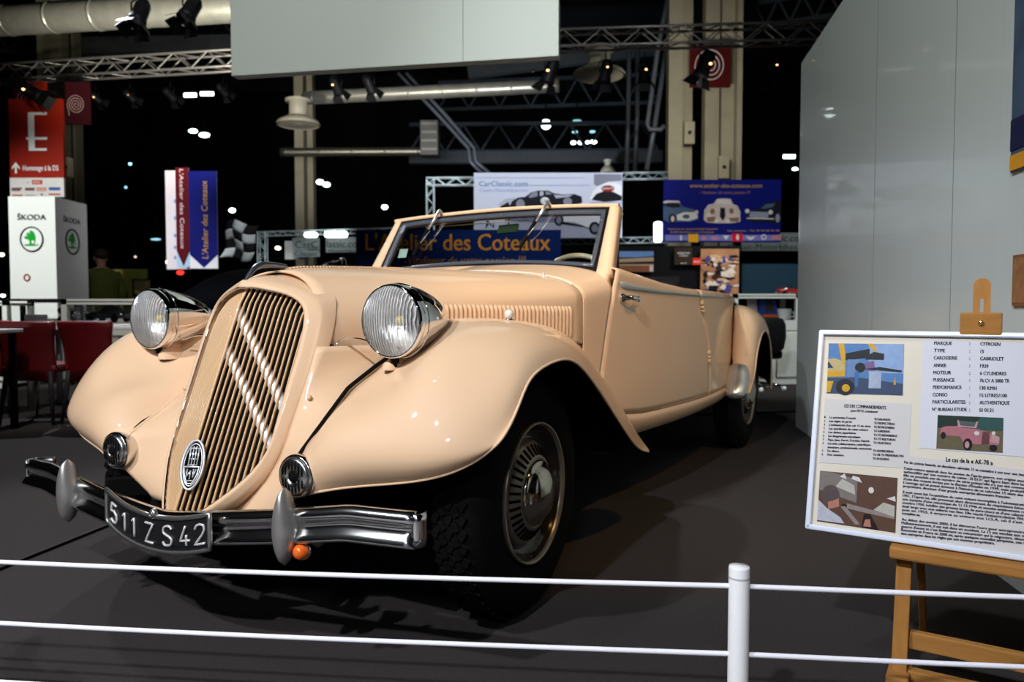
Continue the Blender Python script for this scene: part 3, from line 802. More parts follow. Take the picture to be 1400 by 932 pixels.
scr = [ws(y, topw(y) - .062 - .023/.358, .011) for y in (-.42, -.2, .02, .24, .44)] + [ws(s*(.542 + .014*(1-w)), w, .011) for w in (.75, .35) for s in (1, -1)]
for p in scr: mb = MB(); mb.sphere(p, .0035, 8, 6); mb.build('frame_screw', CHROME, CF)
mb = MB(); lp = inner(.029); n = len(lp)
mb.add([ws(y, w, .004) for y, w in lp], [tuple(range(n))]); mb.build('windscreen_glass', GLASS('screen_glass', (.93, .96, .97), .5), WS, auto=False)
mb = MB(); mb.add([ws(y, w, .001) for y, w in ((-.508, .475), (-.458, .475), (-.450, .325), (-.500, .325))], [(0, 1, 2, 3)])
mb.build('windscreen_sticker', M('pale_green_paper', (.50, .66, .55), .6), WS, solid=.001, label='pale green square sticker in the lower corner')
for y0, y1, wb in ((-.322, -.393, .31), (.272, .188, .355)):
    mb = MB()
    w0 = topw(y0) - .03
    mb.lathe([(0, .03), (.008, .03), (.009, .02), (.009, 0)], frame_y(ws(y0, w0, .012), (.838, 0, .545)), 14); WCH = M('wiper_chrome', (.72, .71, .68), .28, .9)
    ym, wm = y0 + (y1-y0)*.42, w0 + (wb-w0)*.42
    mb.tube([ws(y0, w0, .040), ws(ym, wm, .034)], [.0075, .0050], 8)
    mb.tube([ws(ym+.01, wm-.02, .030), ws(y0+(y1-y0)*.72, w0+(wb-w0)*.72, .026)], .0022, 6)
    WI = mb.build('wiper', WCH, WS)
    mb = MB(); a = (y0+(y1-y0)*.30-.016, w0+(wb-w0)*.30); mb.bar(ws(a[0], a[1], .018), ws(y1, wb, .018), .007, .012, up=(.838, 0, .545)); mb.bar(ws(a[0], a[1], .024), ws(y1, wb, .024), .013, .008, up=(.838, 0, .545))
    mb.build('wiper_blade', BLACK, WI)
mb = MB(); mb.tube([ws(-.34, .885, -.02), ws(.16, .905, -.02)], .0025, 8); mb.build('visor_rail', M('rail_brass', (.55, .45, .28), .3, .8), WS)
mb = MB(); mb.bar(ws(.04, 1.0, -.03), ws(.04, .90, -.05), .006, .006); mb.bar(ws(-.01, .835, -.05), ws(.095, .85, -.05), .050, .012, up=(.838, 0, .545))
mb.build('driving_mirror', M('mirror_green_reflection', (.05, .09, .05), .15, .3), WS, bevel=.003)  # greenish reflection painted as the mirror's own colour
# ---- cockpit
mb = MB()
G = [[(-.99, y, 1.075 + arch(y, .64, .02)), (-1.03, y, 1.08 + arch(y, .64, .015)), (-1.10, y, 1.06), (-1.13, y, .98), (-1.10, y, .85)] for y in np.linspace(-.62, .62, 13)]
mb.grid(G); mb.build('dashboard', LEATHER, CAR, solid=.008)
mb = MB(); cw = Vector((-1.36, .36, .99)); ax = Vector((-.80, 0, .60)).normalized(); u = Vector((0, 1, 0)); v = ax.cross(u)
mb.tube([cw + u*(.205*math.cos(a)) + v*(.205*math.sin(a)) for a in np.linspace(0, 2*PI, 41)[:-1]], .0125, 10, closed=True)
for a in (.5, PI-.5, -PI/2): mb.tube([cw - ax*.03, cw + (u*math.cos(a) - v*math.sin(a))*.2], .006, 6)
mb.sphere(cw - ax*.03, .035, sc3=(1, 1, .6))
SW = mb.build('steering_wheel', M('wheel_cream', (.50, .42, .25), .3), CAR)
mb = MB(); mb.tube([cw - ax*.04, cw - ax*.40], .02, 8); mb.build('steering_column', MATT, SW)
for y in (-.33, .33):
    mb = MB(); G = []
    for z, x, t in ((.55, -1.86, .10), (.75, -1.93, .13), (.95, -2.0, .13), (1.05, -2.04, .10), (1.085, -2.06, .05)):
        G.append([(x + t*.5*math.cos(a), y + .29*math.copysign(abs(math.sin(a))**.5, math.sin(a)), z) for a in np.linspace(0, 2*PI, 25)[:-1]])
    mb.grid(G, cv=True)
    mb.add([G[-1][k] for k in range(24)], [tuple(range(24))])
    SB = mb.build('seat', LEATHER, CAR)
    mb = MB(); mb.box((-1.66, y, .53), (.50, .56, .16)); mb.build('seat_cushion', LEATHER, SB, bevel=.04)
mb = MB(); mb.box((-1.75, 0, .42), (1.9, 1.26, .03)); mb.build('cabin_floor', MATT, CAR)
for s in (1, -1):
    mb = MB(); mb.grid([[(x, s*(Wd(x)-.075), z) for z in (.44, .8, door_top(x)-.005)] for x in np.linspace(-1.0, -2.62, 14)])
    mb.build('door_trim', LEATHER, CAR, solid=.006)
# folded hood behind the seats
mb = MB(); G = []
for k, x in enumerate(np.linspace(-2.12, -2.95, 14)):
    u = k/13; hgt = .075*math.sin(PI*min(u*1.15+.1, 1))**.7 + .012*math.sin(u*22)
    G.append([(x, yy, .985 - .01*u + hgt*(1-abs(yy/.70)**4) + .006*math.sin(yy*21 + k)) for yy in np.linspace(-.70+.05*u, .70-.05*u, 25)])
mb.grid(G); mb.build('folded_hood', M('hood_cloth', (.012, .011, .011), .85, var=.3, bump=.4, bscale=25), CAR, solid=.01, label='black folded cloth hood')
# ================================================================== SETTING
mb = MB(); mb.add([(-15, -6.5, 0), (15, -6.5, 0), (15, 32, 0), (-15, 32, 0)], [(0, 1, 2, 3)])
FLOOR = mb.build('floor', M('dark_carpet', (.040, .035, .034), .95, var=.35, scale=220, bump=.5, bscale=320, spec=.12), None, kind='structure')
mb = MB(); mb.box((0, -2.75, .004), (30, 7.4, .008)); mb.build('floor_aisle', M('aisle_carpet', (.30, .29, .28), .95, var=.12, scale=60), None, kind='structure')  # unseen aisle floor, added pale for the chrome to reflect
mb = MB(); mb.box((0, -6.6, 2), (30, .2, 4)); mb.build('wall_front', M('stand_backs', (.22, .24, .27), .6, var=.25, scale=.5), None, kind='structure')  # unseen stand backs, added for reflections in chrome and paint
HALL = M('hall_dark', (.006, .006, .007), .9, var=.3, scale=.6, spec=.1)
mb = MB(); mb.box((0, 32.1, 5), (30, .2, 10)); mb.build('wall_back', HALL, kind='structure')
mb = MB(); mb.box((-15.1, 13, 5), (.2, 38, 10)); mb.build('wall_left', HALL, kind='structure')
mb = MB(); mb.box((0, 13, 10.1), (30, 38, .2))
for y in range(8, 32, 3): mb.box((0, y, 9.6), (30, .18, .8))
mb.build('ceiling', M('ceiling_steel', (.010, .011, .013), .7, var=.3, scale=2), kind='structure')
# booth wall on the right
WA, WB = Vector((2.206, 5.81, 0)), Vector((1.585, 2.12, 0))
wd = (WB-WA).normalized(); wn = Vector((-wd.y, wd.x, 0)); wn = wn if wn.x < 0 else -wn
WM = Matrix(((wd.x, 0, wn.x, WA.x), (wd.y, 0, wn.y, WA.y), (0, 1, 0, 0), (0, 0, 0, 1)))   # local x towards the camera, y up, z into the stand
WL = (WB-WA).length
def wpx(px, py):
    """photo direction -> local point on the booth wall"""
    r = at(px, py, 1.0) - Vector((0, 0, EYE)); o = Vector((0, 0, EYE)); t = (WA-o).dot(wn)/r.dot(wn)
    return WM.inverted() @ (o + r*t)
WALLM = M('satin_grey_panel', (.50, .54, .53), .27, coat=.2, var=.05, scale=1.2, bump=.10, bscale=30, stretch=(1, .04, 1))
mb = MB(); mb.box((WL/2, 1.39, -.04), (WL, 2.78, .08))
w_ = mb.build('wall_right', WALLM, None, kind='structure'); w_.matrix_world = WM
for px in (1195, 1302):
    x = wpx(px, 300).x; mb = MB(); mb.box((x, 1.39, .0004), (.004, 2.77, .0012))
    mb.build('panel_joint', M('joint_grey', (.16, .18, .18), .6), w_)
def wall_poster(name, label, px0, py0, py1, wdt, mat, cat):
    a, b = wpx(px0, py0), wpx(px0, py1)
    mb = MB(); mb.box((a.x + wdt/2, (a.y+b.y)/2, .006), (wdt, a.y-b.y, .006))
    o = mb.build(name, mat, None); o.matrix_world = WM.copy(); tag(o, label, cat)
    return o, a, b
sky = M('poster_sky', (.05, .075, .13), .4, var=.7, scale=5)
o, a, b = wall_poster('wall_poster', 'dark blue poster cut by the frame high on the grey wall', 1392, -12, 234, .16, sky, 'poster')
mb = MB(); mb.box((a.x + .08, b.y + .03, .0105), (.158, .05, .003)); mb.build('orange_band', M('poster_orange', (.55, .25, .02), .5), o)
mb = MB(); mb.box((a.x + .08, b.y + .12, .0105), (.158, .10, .003)); mb.build('dark_band', M('poster_navy', (.012, .014, .05), .5), o)
o, a, b = wall_poster('wall_print', 'brown print cut by the frame beside the easel peg', 1389, 349, 418, .12, M('print_brown', (.20, .085, .035), .45, var=.35, scale=14), 'print')
mb = MB(); mb.box((a.x+.06, (a.y+b.y)/2, .0095), (.105, a.y-b.y-.02, .001)); mb.build('picture', M('print_brown2', (.26, .12, .05), .45, var=.5, scale=30), o)
# fascia board hung across the stand
FA, FB = Vector((-2.212, 6.0, 2.743)), Vector((.338, 5.53, 2.743))
fd = (FB-FA).normalized(); fn = Vector((fd.y, -fd.x, 0))
FM = Matrix(((fd.x, 0, fn.x, FA.x), (fd.y, 0, fn.y, FA.y), (0, 1, 0, FA.z), (0, 0, 0, 1)))
FLn = (FB-FA).length
mb = MB(); mb.box((FLn/2, .65, -.05), (FLn, 1.30, .10))
fas = mb.build('hanging_board', M('fascia_white', (.60, .63, .60), .45, var=.03, scale=.8), None, bevel=.004); fas.matrix_world = FM
tag(fas, 'large blank pale grey board hanging above the car', 'hanging board')
mb = MB(); mb.box((FLn*.725, .65, .0005), (.004, 1.29, .0012)); mb.build('panel_joint', MATS['joint_grey'], fas)
for x in (.2, FLn-.2):
    mb = MB(); mb.tube([(x, 1.3, -.05), (x, 7.2, -.05)], .006, 6); mb.build('suspension_wire', MATT, fas)
# ================================================================== ROPE BARRIER
WHT = M('white_enamel', (.80, .79, .77), .35, var=.02)
post = empty('barrier_post', 'white round post carrying the white barrier ropes', 'barrier post', (.46, 1.50, 0))
mb = MB(); mb.lathe([(.0208, .012), (.0208, .381), (.0198, .3845), (.0, .386)], None, 40); mb.build('post_tube', WHT, post)
mb = MB(); mb.lathe([(0, 0), (.13, 0), (.13, .006), (.03, .012), (0, .012)], None, 40); mb.build('base_plate', WHT, post)
mb = MB(); mb.lathe([(.0209, .360), (.0212, .362), (.0209, .364)], None, 40); mb.build('cap_ring', M('seam_grey', (.45, .45, .44), .5), post)
ROPE = M('white_cord', (.84, .82, .86), .55, var=.03)
for z, lab in ((.343, 'topmost white rope of the barrier'), (.203, 'middle white rope of the barrier'), (.062, 'lowest white rope of the barrier')):
    mb = MB(); pts = []
    for t in np.linspace(0, 1, 25):   # runs to the next post outside the picture
        pts.append((.46 - 2.6*t, 1.50 + .27*t, z - .012*math.sin(PI*t)*(1 if z > .1 else .5) + .006*t))
    right = [(.46 + 1.0*t, 1.50 - .075*t, z - .008*math.sin(PI*t*.6)) for t in np.linspace(1, .02, 12)]
    mb.tube(right + pts, .0053, 10)
    tag(mb.build('barrier_rope', ROPE), lab + ' threaded through the round post', 'rope', 'barrier ropes')
# cables lying on the floor
def gnd(px, py):
    d = EYE*FPX/(py-HOR); p = at(px, py, d); return (p.x, p.y, .006)
mb = MB(); mb.tube([gnd(-60, 811), gnd(0, 784), gnd(75, 753), gnd(150, 722), gnd(230, 690)], .007, 8)
tag(mb.build('floor_cable', BLACK), 'thin black cable on the carpet in front of the bumper', 'cable')
mb = MB(); mb.tube([gnd(940, 568), gnd(1000, 567), gnd(1060, 565), gnd(1100, 563)], .008, 8)
tag(mb.build('floor_cable', BLACK), 'black cable on the floor behind the rear wheel', 'cable')
# ================================================================== EASEL AND DISPLAY BOARD
BR_ = Vector((.8407, -.5415, 0)); BN = Vector((-.5415, -.8407, 0))
BUp = (Vector((0, 0, .508)) - BN*.14).normalized(); BNl = BR_.cross(BUp)
BO = Vector((.759, 1.92, .338))
BM = Matrix(((BR_.x, BUp.x, BNl.x, BO.x), (BR_.y, BUp.y, BNl.y, BO.y), (BR_.z, BUp.z, BNl.z, BO.z), (0, 0, 0, 1)))
def bpx(px, py):
    r = at(px, py, 1.0) - Vector((0, 0, EYE)); o = Vector((0, 0, EYE)); t = (BO-o).dot(BNl)/r.dot(BNl)
    q = BM.inverted() @ (o + r*t); return (q.x, q.y)
BWd, BHt = .74, .527
board = empty('display_board', 'white framed information board with photos and typed sheets on the easel', 'board', matrix=BM)
mb = MB(); mb.box((BWd/2, BHt/2, -.006), (BWd-.01, BHt-.01, .006))
mb.build('board_panel', M('cream_card', (.58, .53, .44), .5, var=.05, scale=9), board)
mb = MB()
for c, d in (((BWd/2, .006, 0), (BWd, .014, .018)), ((BWd/2, BHt-.006, 0), (BWd, .014, .018)), ((.006, BHt/2, 0), (.014, BHt, .018)), ((BWd-.006, BHt/2, 0), (.014, BHt, .018))): mb.box(c, d)
mb.build('board_frame', M('frame_pale', (.66, .70, .80), .25, .1, coat=.4), board, bevel=.004)
def quad(pts): return [bpx(*p) for p in pts]
def sheet(name, pts, mat, z0, label=None):
    mb = MB(); mb.prism(quad(pts), .0008, z0=z0); return mb.build(name, mat, board, label=label)
PAPER = M('white_paper', (.53, .53, .58), .6, var=.03); PAPER2 = M('grey_paper', (.51, .49, .48), .6, var=.04)
INK = M('black_ink', (.02, .02, .03), .7)
sh1 = sheet('typed_sheet', [(1262, 464), (1440, 470), (1440, 628), (1256, 612)], PAPER, -.0025)
sh2 = sheet('typed_sheet', [(1128, 544), (1246, 552), (1242, 640), (1120, 632)], PAPER2, -.0027)
sh3 = sheet('typed_sheet', [(1236, 622), (1450, 648), (1450, 780), (1228, 742)], PAPER2, -.0028)
def line(mb, px, py, txt, px2, hgt, z=-.0008, py2=None):
    """a line of type from (px, py) to px2 on the board, baseline at py"""
    a = Vector((*bpx(px, py), z)); b = Vector((*bpx(px2, py if py2 is None else py2), z)); L_ = (b-a).length
    ang = math.atan2(b.y-a.y, b.x-a.x)
    for k in (0, 1, 2): mb.text(txt, 1, Matrix.Translation(a + Vector((.00035*k, .00012*k, .00002*k))) @ Matrix.Rotation(ang, 4, 'Z'), width=L_, height=hgt)
mb = MB()
for i, (l, r_, e) in enumerate((('MARQUE', 'CITROEN', 44), ('TYPE', '15', 7), ('CAROSSERIE', 'CABRIOLET', 52), ('ANNEE', '1939', 18), ('MOTEUR', '6 CYLINDRES', 58), ('PUISSANCE', '76 CV A 3800 TR', 65), ('PERFORMANCE', '130 KMH', 37), ('CONSO', '15 LITRES/100', 60), ('PARTICULARITES', 'AUTHENTIQUE', 66), ('N° BUREAU ETUDE', 'EI 0131', 30))):
    y = 471 + i*10.05; wl = (24, 15, 32, 17, 24, 29, 39, 20, 45, 47)[i]
    line(mb, 1277 - i*.28, y, l, 1277 - i*.28 + wl, .0085, py2=y+.3)
    line(mb, 1325, y+.7, ':', 1326, .006); line(mb, 1340 - i*.1, y+1, r_, 1340 - i*.1 + e*.62, .0085, py2=y+1.6)
mb.build('sheet_lettering', INK, sh1)
mb = MB()
line(mb, 1154, 556.5, 'LES DIX COMMANDEMENTS', 1211, .0085, py2=559.5); line(mb, 1163, 562.5, 'pour l\'ETTE connaisseur', 1200, .006, py2=564)
lft = ('La patrimoine Français', 'Les règles du garde', 'L\'authenticité d\'un cab 15 de série', 'Les spécificités de cette voiture', 'Les divines apparitions', 'Les désagréments mécaniques', 'Papa, Jean, Hervé, Doriane, Patrick', 'Les amis collaborateurs, contrôleurs', 'donateurs, professionnels, assurances', 'Du silence', 'Avec constance')
for i, t in enumerate(lft):
    y = 571.5 + i*5.1; x = 1134 - i*.35; line(mb, x, y, t, x + len(t)*1.62, .0055, py2=y + len(t)*.06)
    if i not in (8,): line(mb, 1127 - i*.35, y-.4, str(i + 1 - (i > 8)), 1128 - i*.35, .005)
for i, t in enumerate(('TU SAUVERAS', 'TU RESPECTERAS', 'TU RETROUVERAS', 'TU GARDERAS', 'TU TE REMARIERAS', 'TU TE REJOUIRAS', 'TU VEGETERAS', '', 'TU REMERCIERAS', 'TU NE TE PRENDRAS PAS', 'TU ROULERAS')):
    if t: y = 574 + i*5.4; x = 1195 - i*.2; line(mb, x, y, t, x + len(t)*2.0, .0055, py2=y + len(t)*.1)
mb.build('sheet_lettering', INK, sh2)
mb = MB()
line(mb, 1293, 630.5, 'Le cas de la « AK-78 »', 1357, .0105, py2=635.5)
para = [['Par de curieux hasards, un deuxième cabriolet 15 va connaître à son tour une destinée peu commune'],
 ['Cette voiture apparaît dans les années de l\'après-guerre, son origine assez mystérieuse est', 'authentifiée par son numéro de caisse : EI 0131 qui figure bien dans les grands livres du', 'Elle ne possède pas de numéro de série puisqu\'elle n\'a pas été commercialisée. Il s\'agit', 'd\'une des coques livrées par le Bureau d\'Etudes en 1939, mais probablement inachevée', 'L\'ouvrage qui se prend donnant à l\'histoire de ce cabriolet 15 vient des souvenirs de son', 'propriétaire, directeur d\'une grande entreprise alimentaire française.'],
 ['Il avait avant fait l\'acquisition de cette voiture incomplète à l\'administration des Domaines', '1951. D\'après lui, elle provenait alors directement de réquisitions faites à l\'usine Citroën', 'son équipée d\'une mécanique du 11.12.1946 et ensuite entièrement reconditionnée en', 'octobre 1950, habillée des grosses lames de pare-chocs et d\'une calandre chromée. Sa ca', 'était large avec une sellerie van Sive. Elle reçoit l\'immatriculation 7043 AK 78 en octo', 'puis en 1955, il emporte sa voiture aux U.S.A. où il s\'est installé. Elle y', 'complète au.'],
 ['Au début des années 2000, il lui détourne l\'ours pour entreprendre sa restauration', 'Malheureusement, il est tué dans un accident. La 15 est vendue aux enchères. Elle est', 'guerre d\'avant et c\'est finalement un mécanicien qui la négociera, désormais, pour qu\'ici', 'Retournée en France en 2008 où, après quelques nouvelles péripéties, une véritable restaura-', 'tion entreprise dans les règles par son nouveau propriétaire.']]
y = 633.0
for p in para:
    for i, t in enumerate(p):
        x = 1236 - (y-633)*.045; full_ = 1443; px2 = full_ if i < len(p)-1 or len(p) == 1 else x + len(t)*2.1
        line(mb, x, y, t, px2, .0062, py2=y + (px2-x)*.108)
        y += 4.85
    y += 3.4
mb.build('sheet_lettering', INK, sh3)
# photographs stuck on the board
def photo(pts, layers, label):
    """layers: (colour key, colour, outline in unit square)"""
    a, b, c, d = [Vector((*bpx(*p), 0)) for p in pts]   # tl tr br bl
    def uv(u, v): return (d*(1-u) + c*u)*(1-v) + (a*(1-u) + b*u)*v
    mb = MB(); mats = []
    for i, (k, colr, poly) in enumerate(layers):
        m = M('photo_'+k, colr, .35, var=.18, scale=70)
        if m not in mats: mats.append(m)
        mb.cur = mats.index(m)
        mb.prism([tuple(uv(*p))[:2] for p in poly], .0003, z0=-.0016 + i*.00004)
    return mb.build('photograph', mats, board, label=label)
R4 = lambda x0, y0, x1, y1: [(x0, y0), (x1, y0), (x1, y1), (x0, y1)]
photo([(1133, 469), (1236, 470), (1234, 540), (1130, 537)], [
 ('blue', (0.062, 0.155, 0.341), R4(0, 0, 1, 1)), ('sky', (0.186, 0.279, 0.465), R4(.55, .42, 1, 1)), ('floor', (0.031, 0.050, 0.099), [(0, 0), (1, 0), (1, .22), (.4, .33), (0, .3)]),
 ('dark', (0.007, 0.009, 0.012), [(.24, .66), (.56, .72), (.56, .90), (.24, .80)]), ('wall', (0.099, 0.174, 0.322), R4(.27, .33, .42, .68)), ('white', (0.279, 0.322, 0.422), R4(.56, .12, .72, .44)),
 ('purple', (0.136, 0.081, 0.186), [(.50, .46), (.64, .46), (.62, .66), (.50, .62)]), ('dark', (0.007, 0.009, 0.012), [(.40, .50), (.98, .44), (.98, .48), (.70, .54), (.52, .50), (.40, .60)]), ('dark', (0.007, 0.009, 0.012), ell(.44, .52, .07, .10, 14)),
 ('dark', (0.007, 0.009, 0.012), [(.50, .68), (.75, .68), (.75, .80), (.62, .84), (.55, .78)]), ('yellow', (0.446, 0.260, 0.012), [(.52, 1), (.60, 1), (.66, .86), (.62, .84)]),
 ('yellow', (0.446, 0.260, 0.012), [(.13, 1), (.21, 1), (.24, .70), (.24, .45), (.20, .55)]), ('cream', (0.372, 0.298, 0.136), [(0, .42), (.24, .42), (.20, .64), (.10, .70), (0, .68)]), ('yellow', (0.446, 0.260, 0.012), [(0, .32), (.24, .34), (.24, .45), (0, .44)]),
 ('yellow', (0.446, 0.260, 0.012), [(0, .02), (.05, .02), (.09, .24), (.0, .24)]), ('glass', (0.019, 0.037, 0.074), [(.0, .50), (.08, .50), (.02, .62), (0, .62)]), ('tyre', (0.012, 0.012, 0.022), ell(.25, .13, .125, .16, 20)), ('yellow', (0.446, 0.260, 0.012), ell(.26, .11, .055, .075, 14)),
 ('person', (0.037, 0.112, 0.260), [(.38, .14), (.42, .14), (.43, .42), (.40, .47), (.37, .42)]), ('yellow', (0.446, 0.260, 0.012), [(.88, .20), (.91, .20), (.90, .36)])],
 'blue toned photograph of a yellow digger lifting a car body')
photo([(1121, 643), (1227, 653), (1224, 728), (1117, 712)], [
 ('brown', (0.087, 0.046, 0.031), R4(0, 0, 1, 1)), ('taupe', (0.161, 0.136, 0.124), [(0, .62), (.5, .45), (.5, .9), (.12, 1), (0, 1)]), ('glow', (0.372, 0.347, 0.310), [(.22, .72), (.48, .60), (.46, .78), (.30, .88)]), ('dark2', (0.019, 0.012, 0.011), [(.30, .40), (.70, .36), (.66, .30), (.34, .30)]),
 ('steel', (0.211, 0.174, 0.161), [(.38, .42), (.98, .30), (.98, .24), (.38, .32)]), ('steel', (0.211, 0.174, 0.161), [(.30, .34), (.50, .04), (.56, .06), (.36, .36)]), ('dark2', (0.019, 0.012, 0.011), [(.58, .0), (.80, .0), (.68, .28), (.6, .26)]), ('glow', (0.372, 0.347, 0.310), [(.72, .36), (.98, .28), (.98, .48), (.84, .52)]),
 ('hair', (0.074, 0.056, 0.056), ell(.16, .54, .12, .20, 18)), ('skin', (0.341, 0.149, 0.105), [(.14, .26), (.28, .34), (.27, .50), (.20, .44), (.13, .40)]), ('shirt', (0.360, 0.372, 0.422), [(0, .02), (.36, .03), (.30, .14), (.12, .28), (0, .42)]), ('skin', (0.341, 0.149, 0.105), [(.60, .03), (.70, .04), (.68, .18), (.62, .16)]),
 ('light', (0.527, 0.508, 0.484), [(.42, .90), (.56, .84), (.52, .94), (.44, .96)]), ('light', (0.527, 0.508, 0.484), [(.27, .92), (.36, .88), (.33, .99)]), ('light', (0.527, 0.508, 0.484), ell(.68, .72, .035, .06, 10)), ('light', (0.527, 0.508, 0.484), [(.88, .60), (.99, .56), (.98, .66)])],
 'brown photograph of a man in a white shirt under a car')
photo([(1282, 567), (1372, 571), (1371, 619), (1280, 613)], [
 ('grass', (0.099, 0.081, 0.043), R4(0, 0, 1, 1)), ('tree', (0.009, 0.022, 0.014), R4(0, .62, 1, 1)), ('tree2', (0.019, 0.062, 0.056), [(.6, .62), (1, .62), (1, 1), (.66, 1), (.60, .8)]),
 ('pink', (0.310, 0.112, 0.136), [(.05, .45), (.14, .42), (.36, .40), (.42, .22), (.62, .20), (.94, .22), (.95, .38), (.80, .56), (.62, .64), (.38, .66), (.30, .70), (.14, .68), (.06, .62)]), ('screen', (0.062, 0.074, 0.074), [(.33, .68), (.58, .66), (.60, .84), (.34, .86)]), ('rose', (0.372, 0.211, 0.217), [(.32, .68), (.60, .66), (.63, .86), (.60, .86), (.57, .70), (.36, .72), (.33, .88), (.31, .88)]),
 ('maroon', (0.099, 0.031, 0.037), [(.68, .20), (.80, .22), (.80, .56), (.70, .58)]), ('rose', (0.372, 0.211, 0.217), [(.80, .30), (.94, .26), (.95, .44), (.84, .52)]), ('black2', (0.006, 0.006, 0.006), ell(.48, .18, .07, .18, 16)), ('rose', (0.372, 0.211, 0.217), ell(.47, .17, .035, .10, 12)), ('black2', (0.006, 0.006, 0.006), ell(.86, .12, .06, .10, 12)), ('black2', (0.006, 0.006, 0.006), ell(.10, .40, .04, .11, 12)), ('lamp2', (0.465, 0.446, 0.422), ell(.61, .52, .04, .06, 12)), ('lamp2', (0.465, 0.446, 0.422), ell(.86, .55, .03, .05, 12))],
 'photograph of a pink convertible car standing on grass')
# the wooden easel
OAK = M('oak_wood', (.33, .15, .038), .6, var=.30, scale=7, stretch=(9, 9, 1))
OAKH = M('oak_wood_rail', (.34, .155, .04), .6, var=.30, scale=7, stretch=(1.2, 9, 9))
uL = bpx(1236, 760)[0]; uM = bpx(1337, 450)[0] + .006; uR = 2*uM - uL
eb = BO + BR_*uM; eb.z = 0
ES = empty('easel', 'wooden display easel holding the framed information board', 'easel', (eb.x, eb.y, 0), math.atan2(BR_.y, BR_.x))
# easel local frame: x along the board, y away from the viewer, z up
lean = .14/.508
def ez(v): return BO.z + v*BUp.z
def ey(v, n=0.0): return lean*(v*BUp.z) - n
hw_ = uM - uL
mb = MB(); mb.box((0, -.006, BO.z-.018), (2*hw_ + .06, .060, .030)); mb.build('ledge', OAKH, ES, bevel=.006)
for s in (-1, 1):
    mb = MB(); mb.bar((s*hw_, .012, BO.z - .03), (s*(hw_ + .004), -.028, .012), .034, .024, up=(0, 1, 0)); mb.build('leg', OAK, ES, bevel=.003)
    mb = MB(); mb.box((s*(hw_+.004), -.01, .018), (.050, .13, .036)); mb.build('foot', OAKH, ES, bevel=.006)
mb = MB(); mb.bar((-hw_, .005, .105), (hw_, .005, .105), .024, .042); mb.build('crossbar', OAKH, ES, bevel=.003)
mb = MB(); mb.bar((-hw_, -.012, .022), (hw_, -.012, .022), .03, .034); mb.build('bottom_rail', OAKH, ES, bevel=.003)
zc0, zc1 = ez(BHt) - .003, ez(BHt) + .052
mb = MB()
def mp(x, v, n): return Vector((x, ey(v, n), ez(v)))
mb.bar(mp(0, .0, -.026), mp(0, BHt + .03, -.026), .038, .022, up=(0, -1, lean)); mb.build('mast', OAK, ES, bevel=.003)
t = .020; tip = BHt + .140
out = [(-.0185, BHt+.045), (.0185, BHt+.045)] + [(.0185*math.cos(a), tip - .0185 + .0185*math.sin(a)) for a in np.linspace(0, PI, 13)]
PMx = Matrix(((1, 0, 0, 0), (0, lean*BUp.z, -1, .028), (0, BUp.z, 0, BO.z), (0, 0, 0, 1)))
mb = MB()
for sg in (1, -1):
    half = [(.004*sg, BHt+.045), (.0185*sg, BHt+.045)] + [(.0185*math.cos(a)*sg, tip - .0185 + .0185*math.sin(a)) for a in np.linspace(0, PI/2, 9)] + [(0, BHt+.088), (.004*sg, BHt+.085)]
    mb.prism(half, t, PMx)
mb.build('peg', OAK, ES)
mb = MB(); cb = mp(0, BHt + .022, -.006); mb.box((0, cb.y, cb.z), (.088, .046, .056))
CLB = mb.build('clamp_block', OAKH, ES, bevel=.003)
mb = MB(); mb.lathe([(0, .008), (.004, .008), (.0065, .004), (.0065, -.002)], Matrix(((1, 0, 0, .0), (0, 0, -1, cb.y-.023), (0, 1, 0, cb.z+.004), (0, 0, 0, 1))), 14)
mb.build('clamp_screw', M('brass_screw', (.75, .58, .30), .25, 1.0), CLB)
for s in (-1, 1):
    mb = MB(); mb.bar((s*(hw_-.03), .05, BO.z-.02), (s*(hw_-.022), .34, .0), .018, .026); mb.build('back_leg', OAK, ES, bevel=.003)
# ================================================================== THE HALL BEHIND
def panel(name, label, cat, x0, y0, x1, y1, Y, mat, thick=.04, group=None, mats=None):
    """upright panel seen between photo pixels; its local frame: x right, y up, z towards the stand, origin at its lower left"""
    a = at(x0, y1, Y); b = at(x1, y0, Y); w_, h_ = b.x-a.x, b.z-a.z
    mb = MB(); mb.box((w_/2, h_/2, -thick/2), (w_, h_, thick))
    o = mb.build(name, mat, None); o.matrix_world = Matrix(((1, 0, 0, a.x), (0, 0, -1, Y), (0, 1, 0, a.z), (0, 0, 0, 1)))
    tag(o, label, cat, group)
    def loc(px, py): q = at(px, py, Y); return (q.x-a.x, q.z-a.z)
    return o, loc, w_, h_
def flat(name, par, mat, polys, z0=.002, dz=.001, label=None, d=.002):
    """flat printed shapes; polys: list of outlines, or of (material index, outline)"""
    mb = MB()
    for i, p in enumerate(polys):
        if isinstance(p[0], int): mb.cur = p[0]; p = p[1]
        mb.prism(p, d, z0=z0 + i*dz)
    return mb.build(name, mat, par, label=label)
def word(name, par, mat, txt, p, width=None, height=None, size=1, rot=0, align='LEFT', z=.004, slant=0, label=None):
    mb = MB(); q = .016*(height or .1)
    for k in (-1, 0, 1): mb.text(txt, size, Matrix.Translation((p[0] + q*k, p[1] + q*k*.4, z + .0002*k)) @ Matrix.Rotation(rot, 4, 'Z'), width=width, height=height, align=align, slant=slant)
    return mb.build(name, mat, par, label=label)
WHITE = M('matt_white', (.80, .81, .80), .6, var=.03)
REDP = M('sign_red', (.27, .014, .006), .5, var=.12, scale=3)
NAVY = M('banner_blue', (.003, .006, .15), .55, var=.1)
ORANGE = M('print_orange', (.72, .30, .02), .6)
CREAMC = M('concrete_beige', (.42, .38, .28), .8, var=.15, scale=4)
